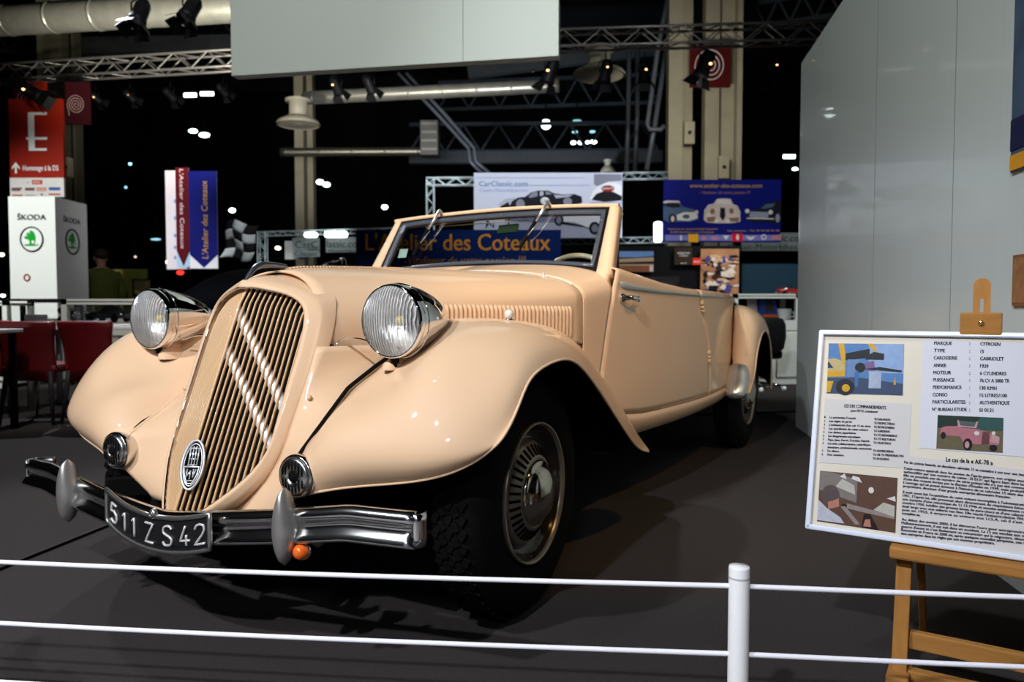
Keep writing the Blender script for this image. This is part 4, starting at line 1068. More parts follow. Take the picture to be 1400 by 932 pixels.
DGREY = M('print_dark', (.03, .03, .035), .6)
# ---- pillars
def pillar(n, boxes, Y, mat):
    mb = MB()
    for x0, x1, z0, z1, dep in boxes:
        a, b = at(x0, 300, Y), at(x1, 300, Y); mb.box(((a.x+b.x)/2, Y + dep, (z0+z1)/2), (b.x-a.x, .25, z1-z0))
    return mb.build(n, mat, None, kind='structure')
pillar('column', [(911, 930, 0, 9.6, 0), (932, 949, 0, 9.6, .35), (962, 981, 0, 9.6, .1), (981, 986, 0, 9.6, .4), (986, 1004, 0, 9.6, .2), (1003, 1010, 3.2, 9.6, .0)], 14, CREAMC)
pillar('column', [(406, 418, 0, 9.6, 0), (418, 426, 0, 9.6, .3)], 17, CREAMC)
pillar('column', [(62, 70, 0, 9.6, 0), (71, 86, 0, 9.6, .2), (86, 90, 0, 9.6, .5)], 13.8, M('concrete_dim', (.16, .15, .10), .8, var=.15, scale=4))  # pillar concrete darkened in the colour for dim light
mb = MB()
for x in (55, 66, ): pass
for px, py, Y, nm, k in ((942, 182, 13.8, 'upper cream switch box fixed to the big beige pillar', 1), (989, 229, 13.7, 'lower cream switch box fixed to the big beige pillar', 1), (91.5, 229, 10.9, 'cream switch box at the right edge of the tall red sign', .7)):
    a = at(px, py, Y); mb = MB(); mb.box((a.x, a.y, a.z), (.19*k, .10, .40*k)); o = mb.build('switch_box', CREAMC, None, bevel=.01)
    tag(o, nm, 'switch box')
    mb = MB(); mb.sphere((a.x, a.y-.06, a.z), .035); mb.build('lock', DGREY, o)
# spiral signs
def spiral(name, label, x0, y0, x1, y1, Y, bg, fg, cx, cy, r, turns=3.6):
    o, loc, w_, h_ = panel(name, label, 'sign', x0, y0, x1, y1, Y, bg)
    c = loc(cx, cy); R_ = r*Y/FPX; mb = MB()
    pts = [(c[0] + R_*(.06 + .94*t)*math.cos(turns*2*PI*t), c[1] + R_*1.12*(.06 + .94*t)*math.sin(turns*2*PI*t), .004) for t in np.linspace(0, 1, 130)]
    pts.append((pts[-1][0], pts[-1][1] - R_*.55, .004))
    mb.tube(pts, R_*.032, 6); mb.build('spiral_mark', fg, o)
    return o
MAROON = M('sign_maroon', (.085, .006, .008), .6, var=.1); ROSE = M('spiral_rose', (.55, .36, .36), .6)
spiral('spiral_sign', 'dark red square sign with a spiral high on the big pillar', 943, 62, 999, 119, 13.6, MAROON, WHITE, 971, 90, 21)
spiral('spiral_sign', 'dark maroon sign with a spiral beside the tall red sign', 90, 112, 122, 170, 11.2, M('maroon_dim', (.035, .004, .007), .7), ROSE, 104, 143, 12)
spiral('spiral_sign', 'bright red panel with a spiral above the tall red sign', 19, 112, 62, 141, 11.0, REDP, WHITE, 41, 139, 18)
# tall red E sign
o, loc, w_, h_ = panel('direction_sign', 'tall red hanging sign with a big white E and an arrow', 'sign', 14, 135, 85, 243, 10.6, REDP)
s_ = 10.6/FPX
flat('letter', o, WHITE, [R4(*loc(39.5, 206), *loc(46.5, 154)), R4(*loc(39.5, 157), *loc(64, 153.5)), R4(*loc(36, 191), *loc(64.5, 187.5)), R4(*loc(39.5, 206), *loc(64, 202.5))], dz=.0002)
a = loc(22, 237)
flat('arrow', o, WHITE, [[(a[0]-.013, a[1]), (a[0]+.013, a[1]), (a[0]+.013, a[1]+.10), (a[0]-.013, a[1]+.10)], [(a[0]-.055, a[1]+.085), (a[0], a[1]+.155), (a[0]+.055, a[1]+.085), (a[0]+.055, a[1]+.055), (a[0], a[1]+.11), (a[0]-.055, a[1]+.055)]], dz=.0002)
word('lettering', o, WHITE, 'Hommage à la DS', loc(31.5, 233), width=48*s_, height=7*s_)
o, loc, w_, h_ = panel('sponsor_sign', 'white strip of sponsor logos under the tall red sign', 'sign', 14, 243, 87, 269, 10.6, M('strip_white', (.62, .60, .57), .6))
lg = [M('logo_red', (.45, .06, .03), .5), M('logo_brown', (.16, .08, .08), .5), M('logo_pink', (.55, .28, .25), .5), M('logo_blue', (.05, .09, .35), .5), M('logo_grey', (.35, .33, .31), .5)]
flat('sponsor_logos', o, lg, [(0, R4(*loc(44, 252), *loc(58, 246))), (4, R4(*loc(36, 250), *loc(41, 249))), (1, [loc(16, 261), loc(27, 261), loc(31, 256.5), loc(16, 256.5)]), (1, R4(*loc(34.5, 260.5), *loc(47.5, 256.5))), (2, R4(*loc(50, 261), *loc(64, 256))), (3, R4(*loc(67, 260), *loc(82.5, 256))), (0, R4(*loc(17, 268), *loc(31, 266))), (4, R4(*loc(35, 267.5), *loc(48, 266))), (1, R4(*loc(56, 267), *loc(58.5, 264.5))), (0, R4(*loc(67, 266.5), *loc(83, 264.5)))], dz=.0002)
word('lettering', o, M('logo_cream', (.7, .6, .5), .5), 'RMC', loc(46, 251), width=10*s_, height=3.4*s_, z=.007)
# white square column with winged-arrow emblems
YS = 9.6
a, b, c = at(15.5, 440, YS), at(79, 440, YS), None
zt = at(20, 268.5, YS).z
ang = math.radians(9)
cA = Vector((a.x, YS, 0)); wdt = b.x-a.x
SK = empty('advert_column', 'white square advertising column with green winged arrow emblem left of the car', 'advertising column', (a.x, YS, 0), 0)
WL2 = M('column_white', (.80, .82, .79), .55, var=.02); WLG = WL2
mb = MB(); mb.box((wdt/2, .36, zt/2), (wdt, .72, zt)); mb.build('column_body', WL2, SK, bevel=.004)
GREEN = M('emblem_green', (.012, .33, .03), .4, var=.15, scale=8); GREEND = GREEN
def emblem(par, mt, sc_):
    """ring and winged arrow on the face whose frame is mt"""
    mb = MB(); mb.prism(ell(0, 0, .30*sc_, .325*sc_, 36), .003, mt, .001); e0 = mb.build('emblem_disc', M('emblem_white', (.82, .84, .82), .5), par)
    mb = MB(); mb.tube([mt @ Vector((x, y, .006)) for x, y in ell(0, 0, .30*sc_, .325*sc_, 40)], .021*sc_, 8, closed=True); mb.build('emblem_ring', M('ring_black', (.02, .025, .022), .4), e0)
    wing = [(-.05, -.16), (-.07, -.02), (-.20, .02), (-.17, .10), (-.09, .075), (-.14, .12), (-.11, .19), (-.02, .13), (-.06, .18), (-.02, .25), (.07, .19), (.11, .06), (.10, -.06), (.075, -.16)]
    arr = [(-.22, -.12), (-.16, -.135), (-.02, -.13), (.10, -.15), (.165, -.13), (.19, -.15), (.12, -.175), (.02, -.18), (-.16, -.18), (-.20, -.165), (-.17, -.15)]
    mb = MB(); mb.prism([(x*sc_, y*sc_) for x, y in wing], .003, mt, .005); mb.prism([(x*sc_, y*sc_) for x, y in arr], .003, mt, .0052); mb.build('winged_arrow', GREEN, e0)
    mb = MB(); mb.prism([(x*sc_, y*sc_) for x, y in ell(.035, -.075, .04, .045, 14)], .003, mt, .0062); mb.build('arrow_eye', MATS['emblem_white'], e0)
    return e0
DK = M('emblem_text', (.03, .035, .035), .5)
fm = Matrix(((1, 0, 0, wdt*.5), (0, 0, -1, 0), (0, 1, 0, 0), (0, 0, 0, 1)))
sm = Matrix(((0, 0, 1, wdt), (1, 0, 0, .36), (0, 1, 0, 0), (0, 0, 0, 1)))
for mt, k, nm in ((fm, .94, 1), (sm, .98, 2)):
    zc = at(46, 327, YS).z
    emblem(SK, mt @ Matrix.Translation((-.005, zc, .001)), .50*k)
    mb = MB()
    for q in (-1, 0, 1): mb.text('ŠKODA', 1, mt @ Matrix.Translation((.004*q, at(46, 300.5, YS).z + .002*q, .003 + .0003*q)), width=.385*k, height=.085, align='CENTER'); mb.build('lettering', DK, SK)
cc = fm @ Vector((-.08, at(39, 379.5, YS).z, .004))
mb = MB(); mb.tube([cc + Vector((.035*math.cos(q), 0, .04*math.sin(q))) for q in np.linspace(0, 2*PI, 20)[:-1]], .010, 6, closed=True); mb.build('round_sticker', REDP, SK)
# ---- hanging banners
def banner(label, x0, y0, x1, y1, tip, Y, main, back, txt, tcol, up, tx, grp='arrow banners', th=.22):
    o, loc, w_, h_ = panel('hanging_banner', label, 'banner', x0, y0, x1, y1, Y, back, .01, grp)
    yb = h_*(1-(tip - y0)/(y1-y0)); xm = loc((x0+x1)/2 if tx is None else tx, y0)
    flat('banner_field', o, main, [[(0, h_), (w_, h_), (w_, yb), (w_/2, .01), (0, yb)]])
    L_ = h_*.80
    p = (w_*.66, h_*.10) if up else (w_*.32, h_*.985)
    word('lettering', o, tcol, txt, p, width=L_, height=w_*th, rot=PI/2 if up else -PI/2, slant=.12, z=.009)
    return o
PW = M('banner_pale', (.80, .78, .84), .6); PB = M('banner_skyblue', (.42, .62, .84), .6)
o, loc, w_, h_ = panel('hanging_banner', 'white banner strip behind the dark red one', 'banner', 228, 233, 258, 368, 11.3, M('banner_pinkwhite', (.80, .72, .78), .6), .01, 'arrow banners')
for i, py in enumerate((275, 298, 322, 338, 352)): flat('printed_mark', o, M('mark_blue', (.25, .3, .6), .6), [ell(*loc(239.5, py), .02, .03, 8)])
banner('dark red pointed banner with pale lettering beside the blue one', 242, 229, 258, 365, 342, 11.1, M('banner_maroon', (.10, .004, .010), .6), PB, "L'Atelier des Coteaux", M('script_rose', (.80, .55, .58), .6), False, None, th=.30)
banner('royal blue pointed banner with orange lettering', 260, 234, 296, 367, 348, 11.0, NAVY, PW, "L'Atelier des Coteaux", M('script_orange', (.50, .27, .08), .6), True, None)
# ---- checkered flag
mb = MB(); cw_ = 5; G0 = []
c0, c1, c2, c3 = at(300, 352, 10.5), at(345, 356, 10.4), at(352, 306, 10.2), at(312, 302, 10.5)
def fl(u, v):
    p = (c0*(1-u) + c1*u)*(1-v) + (c3*(1-u) + c2*u)*v
    return p + Vector((.03*math.sin(v*6), .08*math.sin(u*5 + v*3), .03*math.sin(u*6)))
for i in range(3):
    for j in range(4):
        mb.cur = (i+j) % 2; mb.grid([[fl((i+a/3)/3, (j+b/3)/4) for b in range(4)] for a in range(4)])
tag(mb.build('checkered_flag', [M('flag_white', (.50, .54, .56), .7), M('flag_black', (.012, .012, .014), .7)], solid=.004), 'black and white checkered flag right of the blue banner', 'flag')
# ---- box trusses
TR = M('truss_metal', (.42, .39, .38), .4, .6, var=.1); TRB = M('truss_pale', (.62, .74, .76), .4, .3, var=.08)
def truss(label, A, B, side, mat, bay=None, r=None, grp='lighting trusses', upv=(0, 0, 1)):
    A, B = Vector(A), Vector(B); d = (B-A); L_ = d.length; d.normalize(); u = Vector(upv); u = (u - d*u.dot(d)).normalized(); n = d.cross(u); r = r or side*.085
    mb = MB(); k = side/2
    for i in (-1, 1):
        for j in (-1, 1): mb.tube([A + u*i*k + n*j*k, B + u*i*k + n*j*k], r, 6)
    o = mb.build('box_truss', mat, None); tag(o, label, 'truss', grp)
    mb = MB(); nb = max(2, int(L_/(bay or side*1.15)))
    for i in range(nb):
        p, q = A + d*(L_*i/nb), A + d*(L_*(i+1)/nb); s = 1 if i % 2 else -1
        for j in (-1, 1):
            mb.tube([p + u*s*k + n*j*k, q - u*s*k + n*j*k], r*.55, 5, caps=False)
            mb.tube([p + n*s*k + u*j*k, q - n*s*k + u*j*k], r*.5, 5, caps=False)
    mb.build('bracing', mat, o)
    return o
truss('dark lighting truss crossing the hall on the left of the hanging grey board', at(-90, 107, 12.5), at(560, 68, 11.4), .245, TR)
truss('dark lighting truss crossing the hall on the right of the hanging grey board', at(640, 59, 11.2), at(1190, 43, 10.4), .235, TR)
truss('pale upright truss of the far stand left of the white billboard', at(588.5, 420, 12.5), at(588.5, 246, 12.5), .12, TRB)
truss('pale cross truss of the far stand left of the white billboard', at(583, 248.5, 12.5), at(650, 248, 12.5), .12, TRB)
truss('pale cross truss right of the white billboard', at(850, 241, 12.0), at(912, 240, 12.0), .10, TRB)
truss('pale low truss under the white billboard', at(766, 330, 12.0), at(912, 328, 12.0), .09, TRB)
truss('thin pale upright truss beside the checkered flag', at(359, 420, 12), at(359, 317, 12), .12, TRB)
truss('thin pale cross truss above the small grey name panel', at(352, 320, 12), at(560, 314, 12), .07, TRB)
mb = MB(); a = at(390, 343, 12.4); b = at(422, 343, 12.4)
mb.box(((a.x+b.x)/2, 12.4, at(400, 342, 12.4).z), (b.x-a.x, .05, .30)); tag(mb.build('stand_panel', WHITE), 'blank white stand panel behind the small grey name panel', 'panel')
# ---- name boards
GB = M('board_grey', (.36, .41, .40), .55, var=.04); GT = M('board_text', (.055, .075, .085), .6)
o, loc, w_, h_ = panel('name_board', 'small grey name board left of the pale light box', 'name board', 400, 325, 436.5, 351, 12.2, GB)
s_ = 12.2/FPX
word('lettering', o, GT, 'CarC', loc(403.5, 339), width=31*s_, height=12*s_*.8); word('lettering', o, GT, 'Classic', loc(403, 349.5), width=31*s_, height=6*s_)
flat('rule', o, GT, [R4(*loc(402, 341.6), *loc(436, 341))])
o, loc, w_, h_ = panel('name_board', 'grey name board next to the long blue banner', 'name board', 445.5, 324, 490, 345, 12.2, GB)
word('lettering', o, GT, 'lassic.com', loc(447, 338), width=50*s_, height=11.5*s_*.8)
word('lettering', o, GT, '-Motorbikes', loc(447, 345), width=42*s_, height=4*s_)
o, loc, w_, h_ = panel('name_board', 'grey name board above the right display case', 'name board', 1014, 318, 1120, 342.5, 12.2, GB)
word('lettering', o, GT, 'Classic.com', loc(1040, 330), width=62*s_, height=9*s_)
word('lettering', o, GT, 'Classic-Motorbikes.com', loc(995, 341), width=118*s_, height=7.5*s_)
# glowing tubes / light boxes
def lamp_box(label, x0, y0, x1, y1, Y, strength, grp='bright light boxes', colr=(.95, 1, 1)):
    a, b = at(x0, y1, Y), at(x1, y0, Y)
    mb = MB(); mb.box(((a.x+b.x)/2, Y, (a.z+b.z)/2), (b.x-a.x, .10, b.z-a.z))
    return tag(mb.build('light_box', EM('tube_glow_%g' % strength, colr, strength), bevel=.03), label, 'light', grp)
lamp_box('short bright light box above the small grey name board', 416, 317.5, 434, 324.5, 11.9, 4)
lamp_box('long bright light box above the grey name board', 444, 316, 475, 324.5, 11.9, 4)
lamp_box('tall white glowing lamp at the left edge of the blue billboard', 894, 303, 905, 331, 10.9, 4)
# ---- long blue banner seen through the windscreen
o, loc, w_, h_ = panel('fabric_banner', 'long blue banner with orange lettering seen through the windscreen', 'banner', 487, 314, 767, 400, 10.3, M('fabric_blue', (.003, .018, .11), .7, var=.12))
s_ = 10.3/FPX
word('lettering', o, ORANGE, "L'Atelier des Coteaux", loc(500, 342), width=251*s_, height=23*s_)
word('lettering', o, M('print_dull_orange', (.42, .20, .07), .6), "-Vitaliseur de votre passion !!!", loc(552, 362), width=164*s_, height=12*s_, slant=.2)
# ---- white billboard with cars
BBW = M('billboard_white', (.66, .70, .84), .5, var=.05, scale=1.5)
Y = 11.4; s_ = Y/FPX
o, loc, w_, h_ = panel('billboard', 'white billboard with a black racing car above the windscreen', 'billboard', 648, 236, 851, 325, Y, BBW)
word('lettering', o, M('text_blue', (.10, .24, .48), .6), 'CarClassic.com', loc(655, 254.5), width=66*s_, height=6.8*s_)
word('lettering', o, M('text_paleblue', (.32, .42, .70), .6), 'Classic-Motorbikes.com', loc(656, 262), width=65*s_, height=4.2*s_)
flat('rule_lines', o, M('text_paleblue', (.3, .4, .6), .6), [R4(*loc(650, 243.2), *loc(800, 242.6)), R4(*loc(705, 253.6), *loc(806, 252.9))])
P_ = lambda *pts: [loc(*p) for p in pts]
CB = M('car_print_black', (.012, .012, .018), .4); CW = M('car_print_white', (.88, .89, .92), .5); CG = M('car_print_grey', (.25, .26, .33), .4); CS = M('car_print_silver', (.48, .50, .60), .4)
flat('racing_car_picture', o, [CB, CW, CG, CS], [
 (3, P_((681, 280), (690, 272), (705, 270), (700, 282), (690, 285))), (0, P_((696, 283), (700, 275), (708, 270), (718, 269), (726, 263), (735, 260.5), (750, 260.5), (757, 264), (770, 266), (785, 265), (795, 268.5), (796, 277), (788, 280), (780, 283), (745, 284), (706, 290), (696, 290))),
 (2, P_((722, 269), (728, 263), (735, 261.5), (735, 268), (726, 270.5))), (3, P_((738, 268), (738, 261.5), (743, 261.5), (743, 267))), (2, P_((746, 266), (746, 261.5), (750, 262), (755, 265.5))), (1, P_(*[(745 + 6*math.cos(t), 274.5 + 5*math.sin(t)) for t in np.linspace(0, 2*PI, 14)[:-1]])),
 (2, P_(*[(711.5 + 6*math.cos(t), 279 + 7*math.sin(t)) for t in np.linspace(0, 2*PI, 14)[:-1]])), (2, P_(*[(776 + 6*math.cos(t), 275.5 + 5.5*math.sin(t)) for t in np.linspace(0, 2*PI, 14)[:-1]])), (3, P_((757, 266), (770, 267), (784, 266), (778, 269), (760, 271))), (0, P_((683, 283), (695, 276), (698, 284), (690, 287)))], dz=.0004, label='picture of a black racing car with a round number')
word('lettering', o, CB, '134', loc(741, 277), width=8*s_, height=4.5*s_, z=.012)
flat('radiator_picture', o, [CS, CB, CW, REDP, CG], [
 (4, P_((812, 238), (850, 238), (850, 247), (832, 248), (820, 256), (812, 252))), (2, P_((806, 273), (810, 262), (818, 254), (830, 249), (842, 250), (850, 254), (850, 268), (836, 262), (824, 262), (814, 272))), (1, P_((809, 273), (815, 265), (826, 261), (838, 262), (850, 268), (850, 274), (826, 276))), (0, P_((808, 276), (850, 276), (850, 280), (806, 280))),
 (3, P_(*[(831 + 9*math.cos(t), 257.8 + 4.6*math.sin(t)) for t in np.linspace(0, 2*PI, 18)[:-1]]))], dz=.0004, label='picture of a rounded radiator with a red oval emblem')
word('lettering', o, CW, 'BUGATTI', loc(824, 259), width=14*s_, height=2.8*s_, z=.010)
flat('picture_ground', o, [M('ground_lavender', (.22, .22, .33), .6), M('ground_pale', (.48, .49, .62), .6)], [(0, P_((690, 290), (849, 284), (849, 310), (690, 306))), (1, P_((690, 303), (849, 306), (849, 324), (690, 324)))], dz=.0004)
flat('sports_car_picture', o, [CW, CB, CG], [
 (1, P_((762, 301), (770, 303), (830, 314), (834, 322), (824, 321), (800, 311), (764, 306))), (0, P_((757, 296), (762, 290), (773, 288), (776, 289), (784, 285), (800, 285), (816, 288), (834, 292), (840, 300), (838, 312), (826, 318), (806, 312), (786, 304), (764, 303), (758, 300))),
 (1, P_((777, 290), (784, 286), (787, 296), (779, 292))), (1, P_((789, 288), (804, 286), (815, 289), (806, 294), (791, 295))), (1, P_(*[(764 + 6.5*math.cos(t), 301 + 8*math.sin(t)) for t in np.linspace(0, 2*PI, 16)[:-1]])), (1, P_(*[(813 + 8*math.cos(t), 312 + 9*math.sin(t)) for t in np.linspace(0, 2*PI, 16)[:-1]])), (2, P_(*[(813 + 4.5*math.cos(t), 312 + 5.5*math.sin(t)) for t in np.linspace(0, 2*PI, 14)[:-1]])), (2, P_(*[(764 + 3.5*math.cos(t), 301 + 5*math.sin(t)) for t in np.linspace(0, 2*PI, 14)[:-1]]))], dz=.0004, label='picture of a white sports car', z0=.005)
flat('printed_sign', o, CB, [P_((664, 309), (666, 300), (674, 309), (675, 300), (676, 312), (668, 306), (664, 314))], dz=.0004)
flat('printed_arrow', o, CG, [P_((716, 305), (728, 314), (726, 317), (720, 311))], dz=.0004)
# ---- blue billboard with three cars
Y = 10.6; s_ = Y/FPX
o, loc, w_, h_ = panel('billboard', 'royal blue billboard with three old cars behind the cockpit', 'billboard', 907, 245.5, 1068.5, 331, Y, M('billboard_blue', (.003, .006, .14), .5, var=.2, scale=1.2))
OT = M('print_brown_orange', (.42, .24, .07), .6)
word('lettering', o, OT, 'www.atelier-des-coteaux.com', loc(943, 256.5), width=98*s_, height=5.6*s_)
word('lettering', o, M('print_dim_orange', (.26, .13, .10), .6), '- Vitaliseur de votre passion !!!', loc(956, 265), width=68*s_, height=4*s_, slant=.2)
P_ = lambda *pts: [loc(*p) for p in pts]
def disc(x, y, rx, ry, n=14): return P_(*[(x + rx*math.cos(t), y + ry*math.sin(t)) for t in np.linspace(0, 2*PI, n+1)[:-1]])
SB_ = M('car_steelblue', (.06, .10, .17), .4); SV = M('car_tan', (.55, .45, .40), .4, var=.2); BK = CB; CH = M('car_shine', (.62, .58, .52), .4)
flat('blue_saloon_picture', o, [SB_, SV, BK, CH], [(0, P_((907, 283), (912, 276), (928, 276), (934, 283), (948, 286), (955, 292), (954, 300), (944, 303), (926, 303), (917, 305), (907, 300))), (1, P_((907, 275), (913, 274), (928, 274.5), (930, 277), (913, 277), (907, 278))), (2, disc(919, 299, 5, 7)), (1, disc(919.5, 299, 2.5, 4)), (3, P_((925, 294), (935, 290), (952, 290), (954, 298), (942, 302), (926, 301))), (0, disc(938, 296, 5, 3)), (1, disc(952, 290, 2.6, 2.6)), (2, P_((908, 282), (913, 277.5), (927, 277.5), (932, 283), (920, 284)))], dz=.0004, label='picture of a blue saloon car')
flat('sports_car_picture', o, [SV, CH, BK, M('car_print_brown', (.22, .13, .08), .4)], [(0, P_((962, 300), (963, 287), (968, 280), (976, 278), (980, 272), (990, 271), (999, 272), (1002, 279), (1008, 281), (1012, 289), (1012, 303), (1000, 305), (980, 305), (966, 304))), (1, P_((978, 279), (981, 273), (998, 273), (1000, 279))), (3, disc(974, 289, 3.2, 4)), (3, disc(1000, 288.5, 3.2, 4)), (2, P_((984.5, 284), (991, 284), (991.5, 296), (988, 302), (984, 296))), (1, disc(969, 296, 3, 5)), (3, P_((966, 297), (978, 296), (978, 303), (967, 303))), (3, P_((996, 298), (1010, 297), (1010, 303), (996, 303))), (1, disc(979.5, 302, 2.8, 3)), (1, disc(995, 302, 2.8, 3))], dz=.0004, label='picture of a rounded silver racing car seen from the front')
flat('black_saloon_picture', o, [BK, CG, CH, SB_], [(0, P_((1020, 296), (1022, 289), (1034, 286), (1044, 279), (1052, 276), (1068, 275), (1068, 303), (1056, 306), (1050, 303), (1030, 304), (1022, 300))), (3, P_((1040, 285), (1047, 279), (1060, 278), (1056, 283), (1048, 285))), (1, P_((1024, 296), (1026, 289), (1051, 290), (1050, 298), (1030, 298))), (2, disc(1021.5, 288.5, 3, 3)), (2, disc(1053.5, 290, 3, 3.2)), (2, P_((1021, 297.5), (1058, 298.5), (1058, 300), (1021, 299))), (1, disc(1063, 298, 3, 6))], dz=.0004, label='picture of a black car with round lamps')
word('lettering', o, OT, 'Restauration de voitures anciennes et sportives', loc(913, 314), width=68*s_, height=2.6*s_)
word('lettering', o, OT, '42 000 Saint Etienne zone Montplaisir', loc(916, 318.5), width=60*s_, height=2.6*s_)
word('lettering', o, OT, 'Les coteaux - Tel. 04 00 00 00 00', loc(995, 316.5), width=70*s_, height=2.6*s_)
flat('logo_strip', o, [M('strip_violet', (.16, .16, .40), .5, var=.3, scale=30), M('logo_yellow', (.75, .36, .01), .5), M('logo_redbright', (.60, .01, .02), .5), CH, M('logo_rose', (.45, .18, .22), .5)], [(0, R4(*loc(909, 329), *loc(1067, 321))), (1, R4(*loc(941, 331), *loc(954.5, 320))), (2, R4(*loc(1000.5, 330), *loc(1015.5, 319))), (3, disc(931, 325, 1.5, 4)), (4, disc(962, 325.5, 3.5, 3)), (4, disc(977, 325.5, 5, 2.6)), (3, P_((988, 322), (997, 322), (992.5, 328))), (3, P_((1019, 322.5), (1026, 324), (1033, 322.5), (1029, 327), (1026, 328), (1023, 327))), (3, disc(1044, 324, 3.8, 3.8)), (0, disc(1044, 324, 2.4, 2.4)), (4, P_((1053, 328), (1056, 322), (1068, 320), (1068, 328)))], dz=.0004)
flat('printed_emblem', o, CH, [disc(1008, 324.5, 2.2, 4)], z0=.012)
# ---- posters on the black stand wall behind the cockpit
BLK = M('stand_black', (.006, .006, .007), .6)
o, loc, w_, h_ = panel('stand_wall', 'black stand wall carrying small posters behind the cockpit', 'partition', 842, 336, 1012, 425, 9.9, BLK, .05)
o, loc, w_, h_ = panel('poster', 'colour poster of a brick building on the black stand wall', 'poster', 846, 343, 894, 372, 9.83, M('poster_building', (.10, .05, .03), .5), .02, 'posters')
flat('picture', o, [M('pic_sky', (.16, .30, .62), .5, var=.4, scale=4), M('pic_roof', (.48, .34, .22), .5), M('pic_brick', (.28, .10, .05), .5, var=.2), M('pic_pale', (.62, .58, .52), .5), M('pic_eave', (.03, .02, .02), .5)], [(0, R4(*loc(846.5, 351.5), *loc(893.5, 343.5))), (4, [loc(846.5, 353), loc(893.5, 350), loc(893.5, 355), loc(846.5, 355)]), (1, [loc(846.5, 358.5), loc(893.5, 357), loc(893.5, 351.5), loc(846.5, 354)]), (4, [loc(846.5, 361), loc(893.5, 361), loc(893.5, 357), loc(846.5, 358.5)]), (1, R4(*loc(846.5, 363), *loc(893.5, 361))), (2, R4(*loc(846.5, 371.5), *loc(893.5, 363))), (3, R4(*loc(888, 371), *loc(893, 363)))], dz=.0004)
o, loc, w_, h_ = panel('poster', 'small dark brown notice with white lettering', 'poster', 922, 338, 946.5, 362, 9.83, M('poster_umber', (.045, .026, .018), .5), .02, 'posters')
s_ = 9.83/FPX
word('lettering', o, WHITE, 'ATELIER DES', loc(926, 347), width=17*s_, height=2.4*s_); word('lettering', o, WHITE, 'COTEAUX', loc(928.5, 350.5), width=12*s_, height=2.2*s_); word('lettering', o, WHITE, '04 77', loc(930.5, 361), width=8*s_, height=2*s_)
o, loc, w_, h_ = panel('sign', 'small bright red sign between the brown notice and the collage', 'sign', 947, 352.5, 958, 362, 9.83, M('sign_scarlet', (.75, .035, .012), .5), .02)
word('lettering', o, WHITE, 'RLD', loc(948.5, 359), width=8*s_, height=2.6*s_)
o, loc, w_, h_ = panel('poster', 'big crowded collage poster of workshop parts', 'poster', 957.5, 340, 1010.5, 402, 9.83, M('poster_copper', (.42, .20, .10), .5, var=.35, scale=6), .02, 'posters')
rnd = random.Random(4); pl_ = []
for k in range(98):
    cx, cy = rnd.uniform(960, 1008), rnd.uniform(350, 399); r1, r2 = rnd.uniform(3, 9.5), rnd.uniform(2, 6); q = rnd.uniform(0, 3)
    pl_.append((rnd.choice([0, 1, 2, 2, 3, 4, 5]), [loc(max(958, min(1010, cx + r1*math.cos(q+t) )), max(341, min(401, cy + r2*math.sin(q+t)))) for t in (0, 1.3, 2.6, 4.2)]))
flat('picture', o, [M('col_dark', (.05, .02, .02), .5), M('col_tan', (.62, .38, .22), .5), M('col_copper', (.38, .17, .09), .5), M('col_white', (.70, .60, .52), .5), M('col_blue', (.07, .06, .22), .5), M('col_black', (.012, .01, .014), .5)], pl_, dz=.0001)
o, loc, w_, h_ = panel('backdrop_panel', 'plain dark teal panel above the right display case', 'panel', 1014, 360.5, 1120, 402, 10.2, M('panel_teal', (.010, .030, .048), .6), .04)
# ================================================================== DUCTS, PIPES, LAMPS UNDER THE ROOF
GALV = M('galvanised', (.62, .60, .52), .36, .65, var=.25, scale=6, bump=.25, bscale=9)
def duct(label, A, B, r, bands, mat=GALV):
    A, B = Vector(A), Vector(B); d = (B-A).normalized()
    mb = MB(); mb.tube([A + (B-A)*t for t in np.linspace(0, 1, 30)], [r*(1 + .012*math.sin(i*2.7)) for i in range(30)], 28)
    o = tag(mb.build('air_duct', mat), label, 'duct', 'air ducts')
    for t in np.linspace(.04, .96, bands): mb = MB(); mb.tube([A + (B-A)*t - d*.02, A + (B-A)*t + d*.02], r*1.025, 28); mb.build('duct_band', mat, o)
    return o
duct('big silver air duct at the top left of the hall', at(-120, 36, 11.6), at(420, 2, 10.3), .215, 9)
duct('silver air duct below the hanging grey board', at(416, 134, 15), at(764, 117, 14), .125, 8)
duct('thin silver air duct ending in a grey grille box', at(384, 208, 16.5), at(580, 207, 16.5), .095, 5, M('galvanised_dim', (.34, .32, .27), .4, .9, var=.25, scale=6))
a, b = at(576, 214, 16.5), at(600, 167, 16.5); mb = MB(); mb.box(((a.x+b.x)/2, 16.5, (a.z+b.z)/2), (b.x-a.x, .4, b.z-a.z))
o = tag(mb.build('duct_box', M('box_grey', (.16, .16, .16), .5, .5), bevel=.01), 'upright grey grille box at the end of the thin duct', 'duct box')
mb = MB()
for k in range(4): mb.box(((a.x+b.x)/2, 16.29, a.z + .12 + k*.18), (b.x-a.x-.06, .02, .05))
mb.build('grille_louvres', M('box_pale', (.34, .33, .31), .4, .6), o)
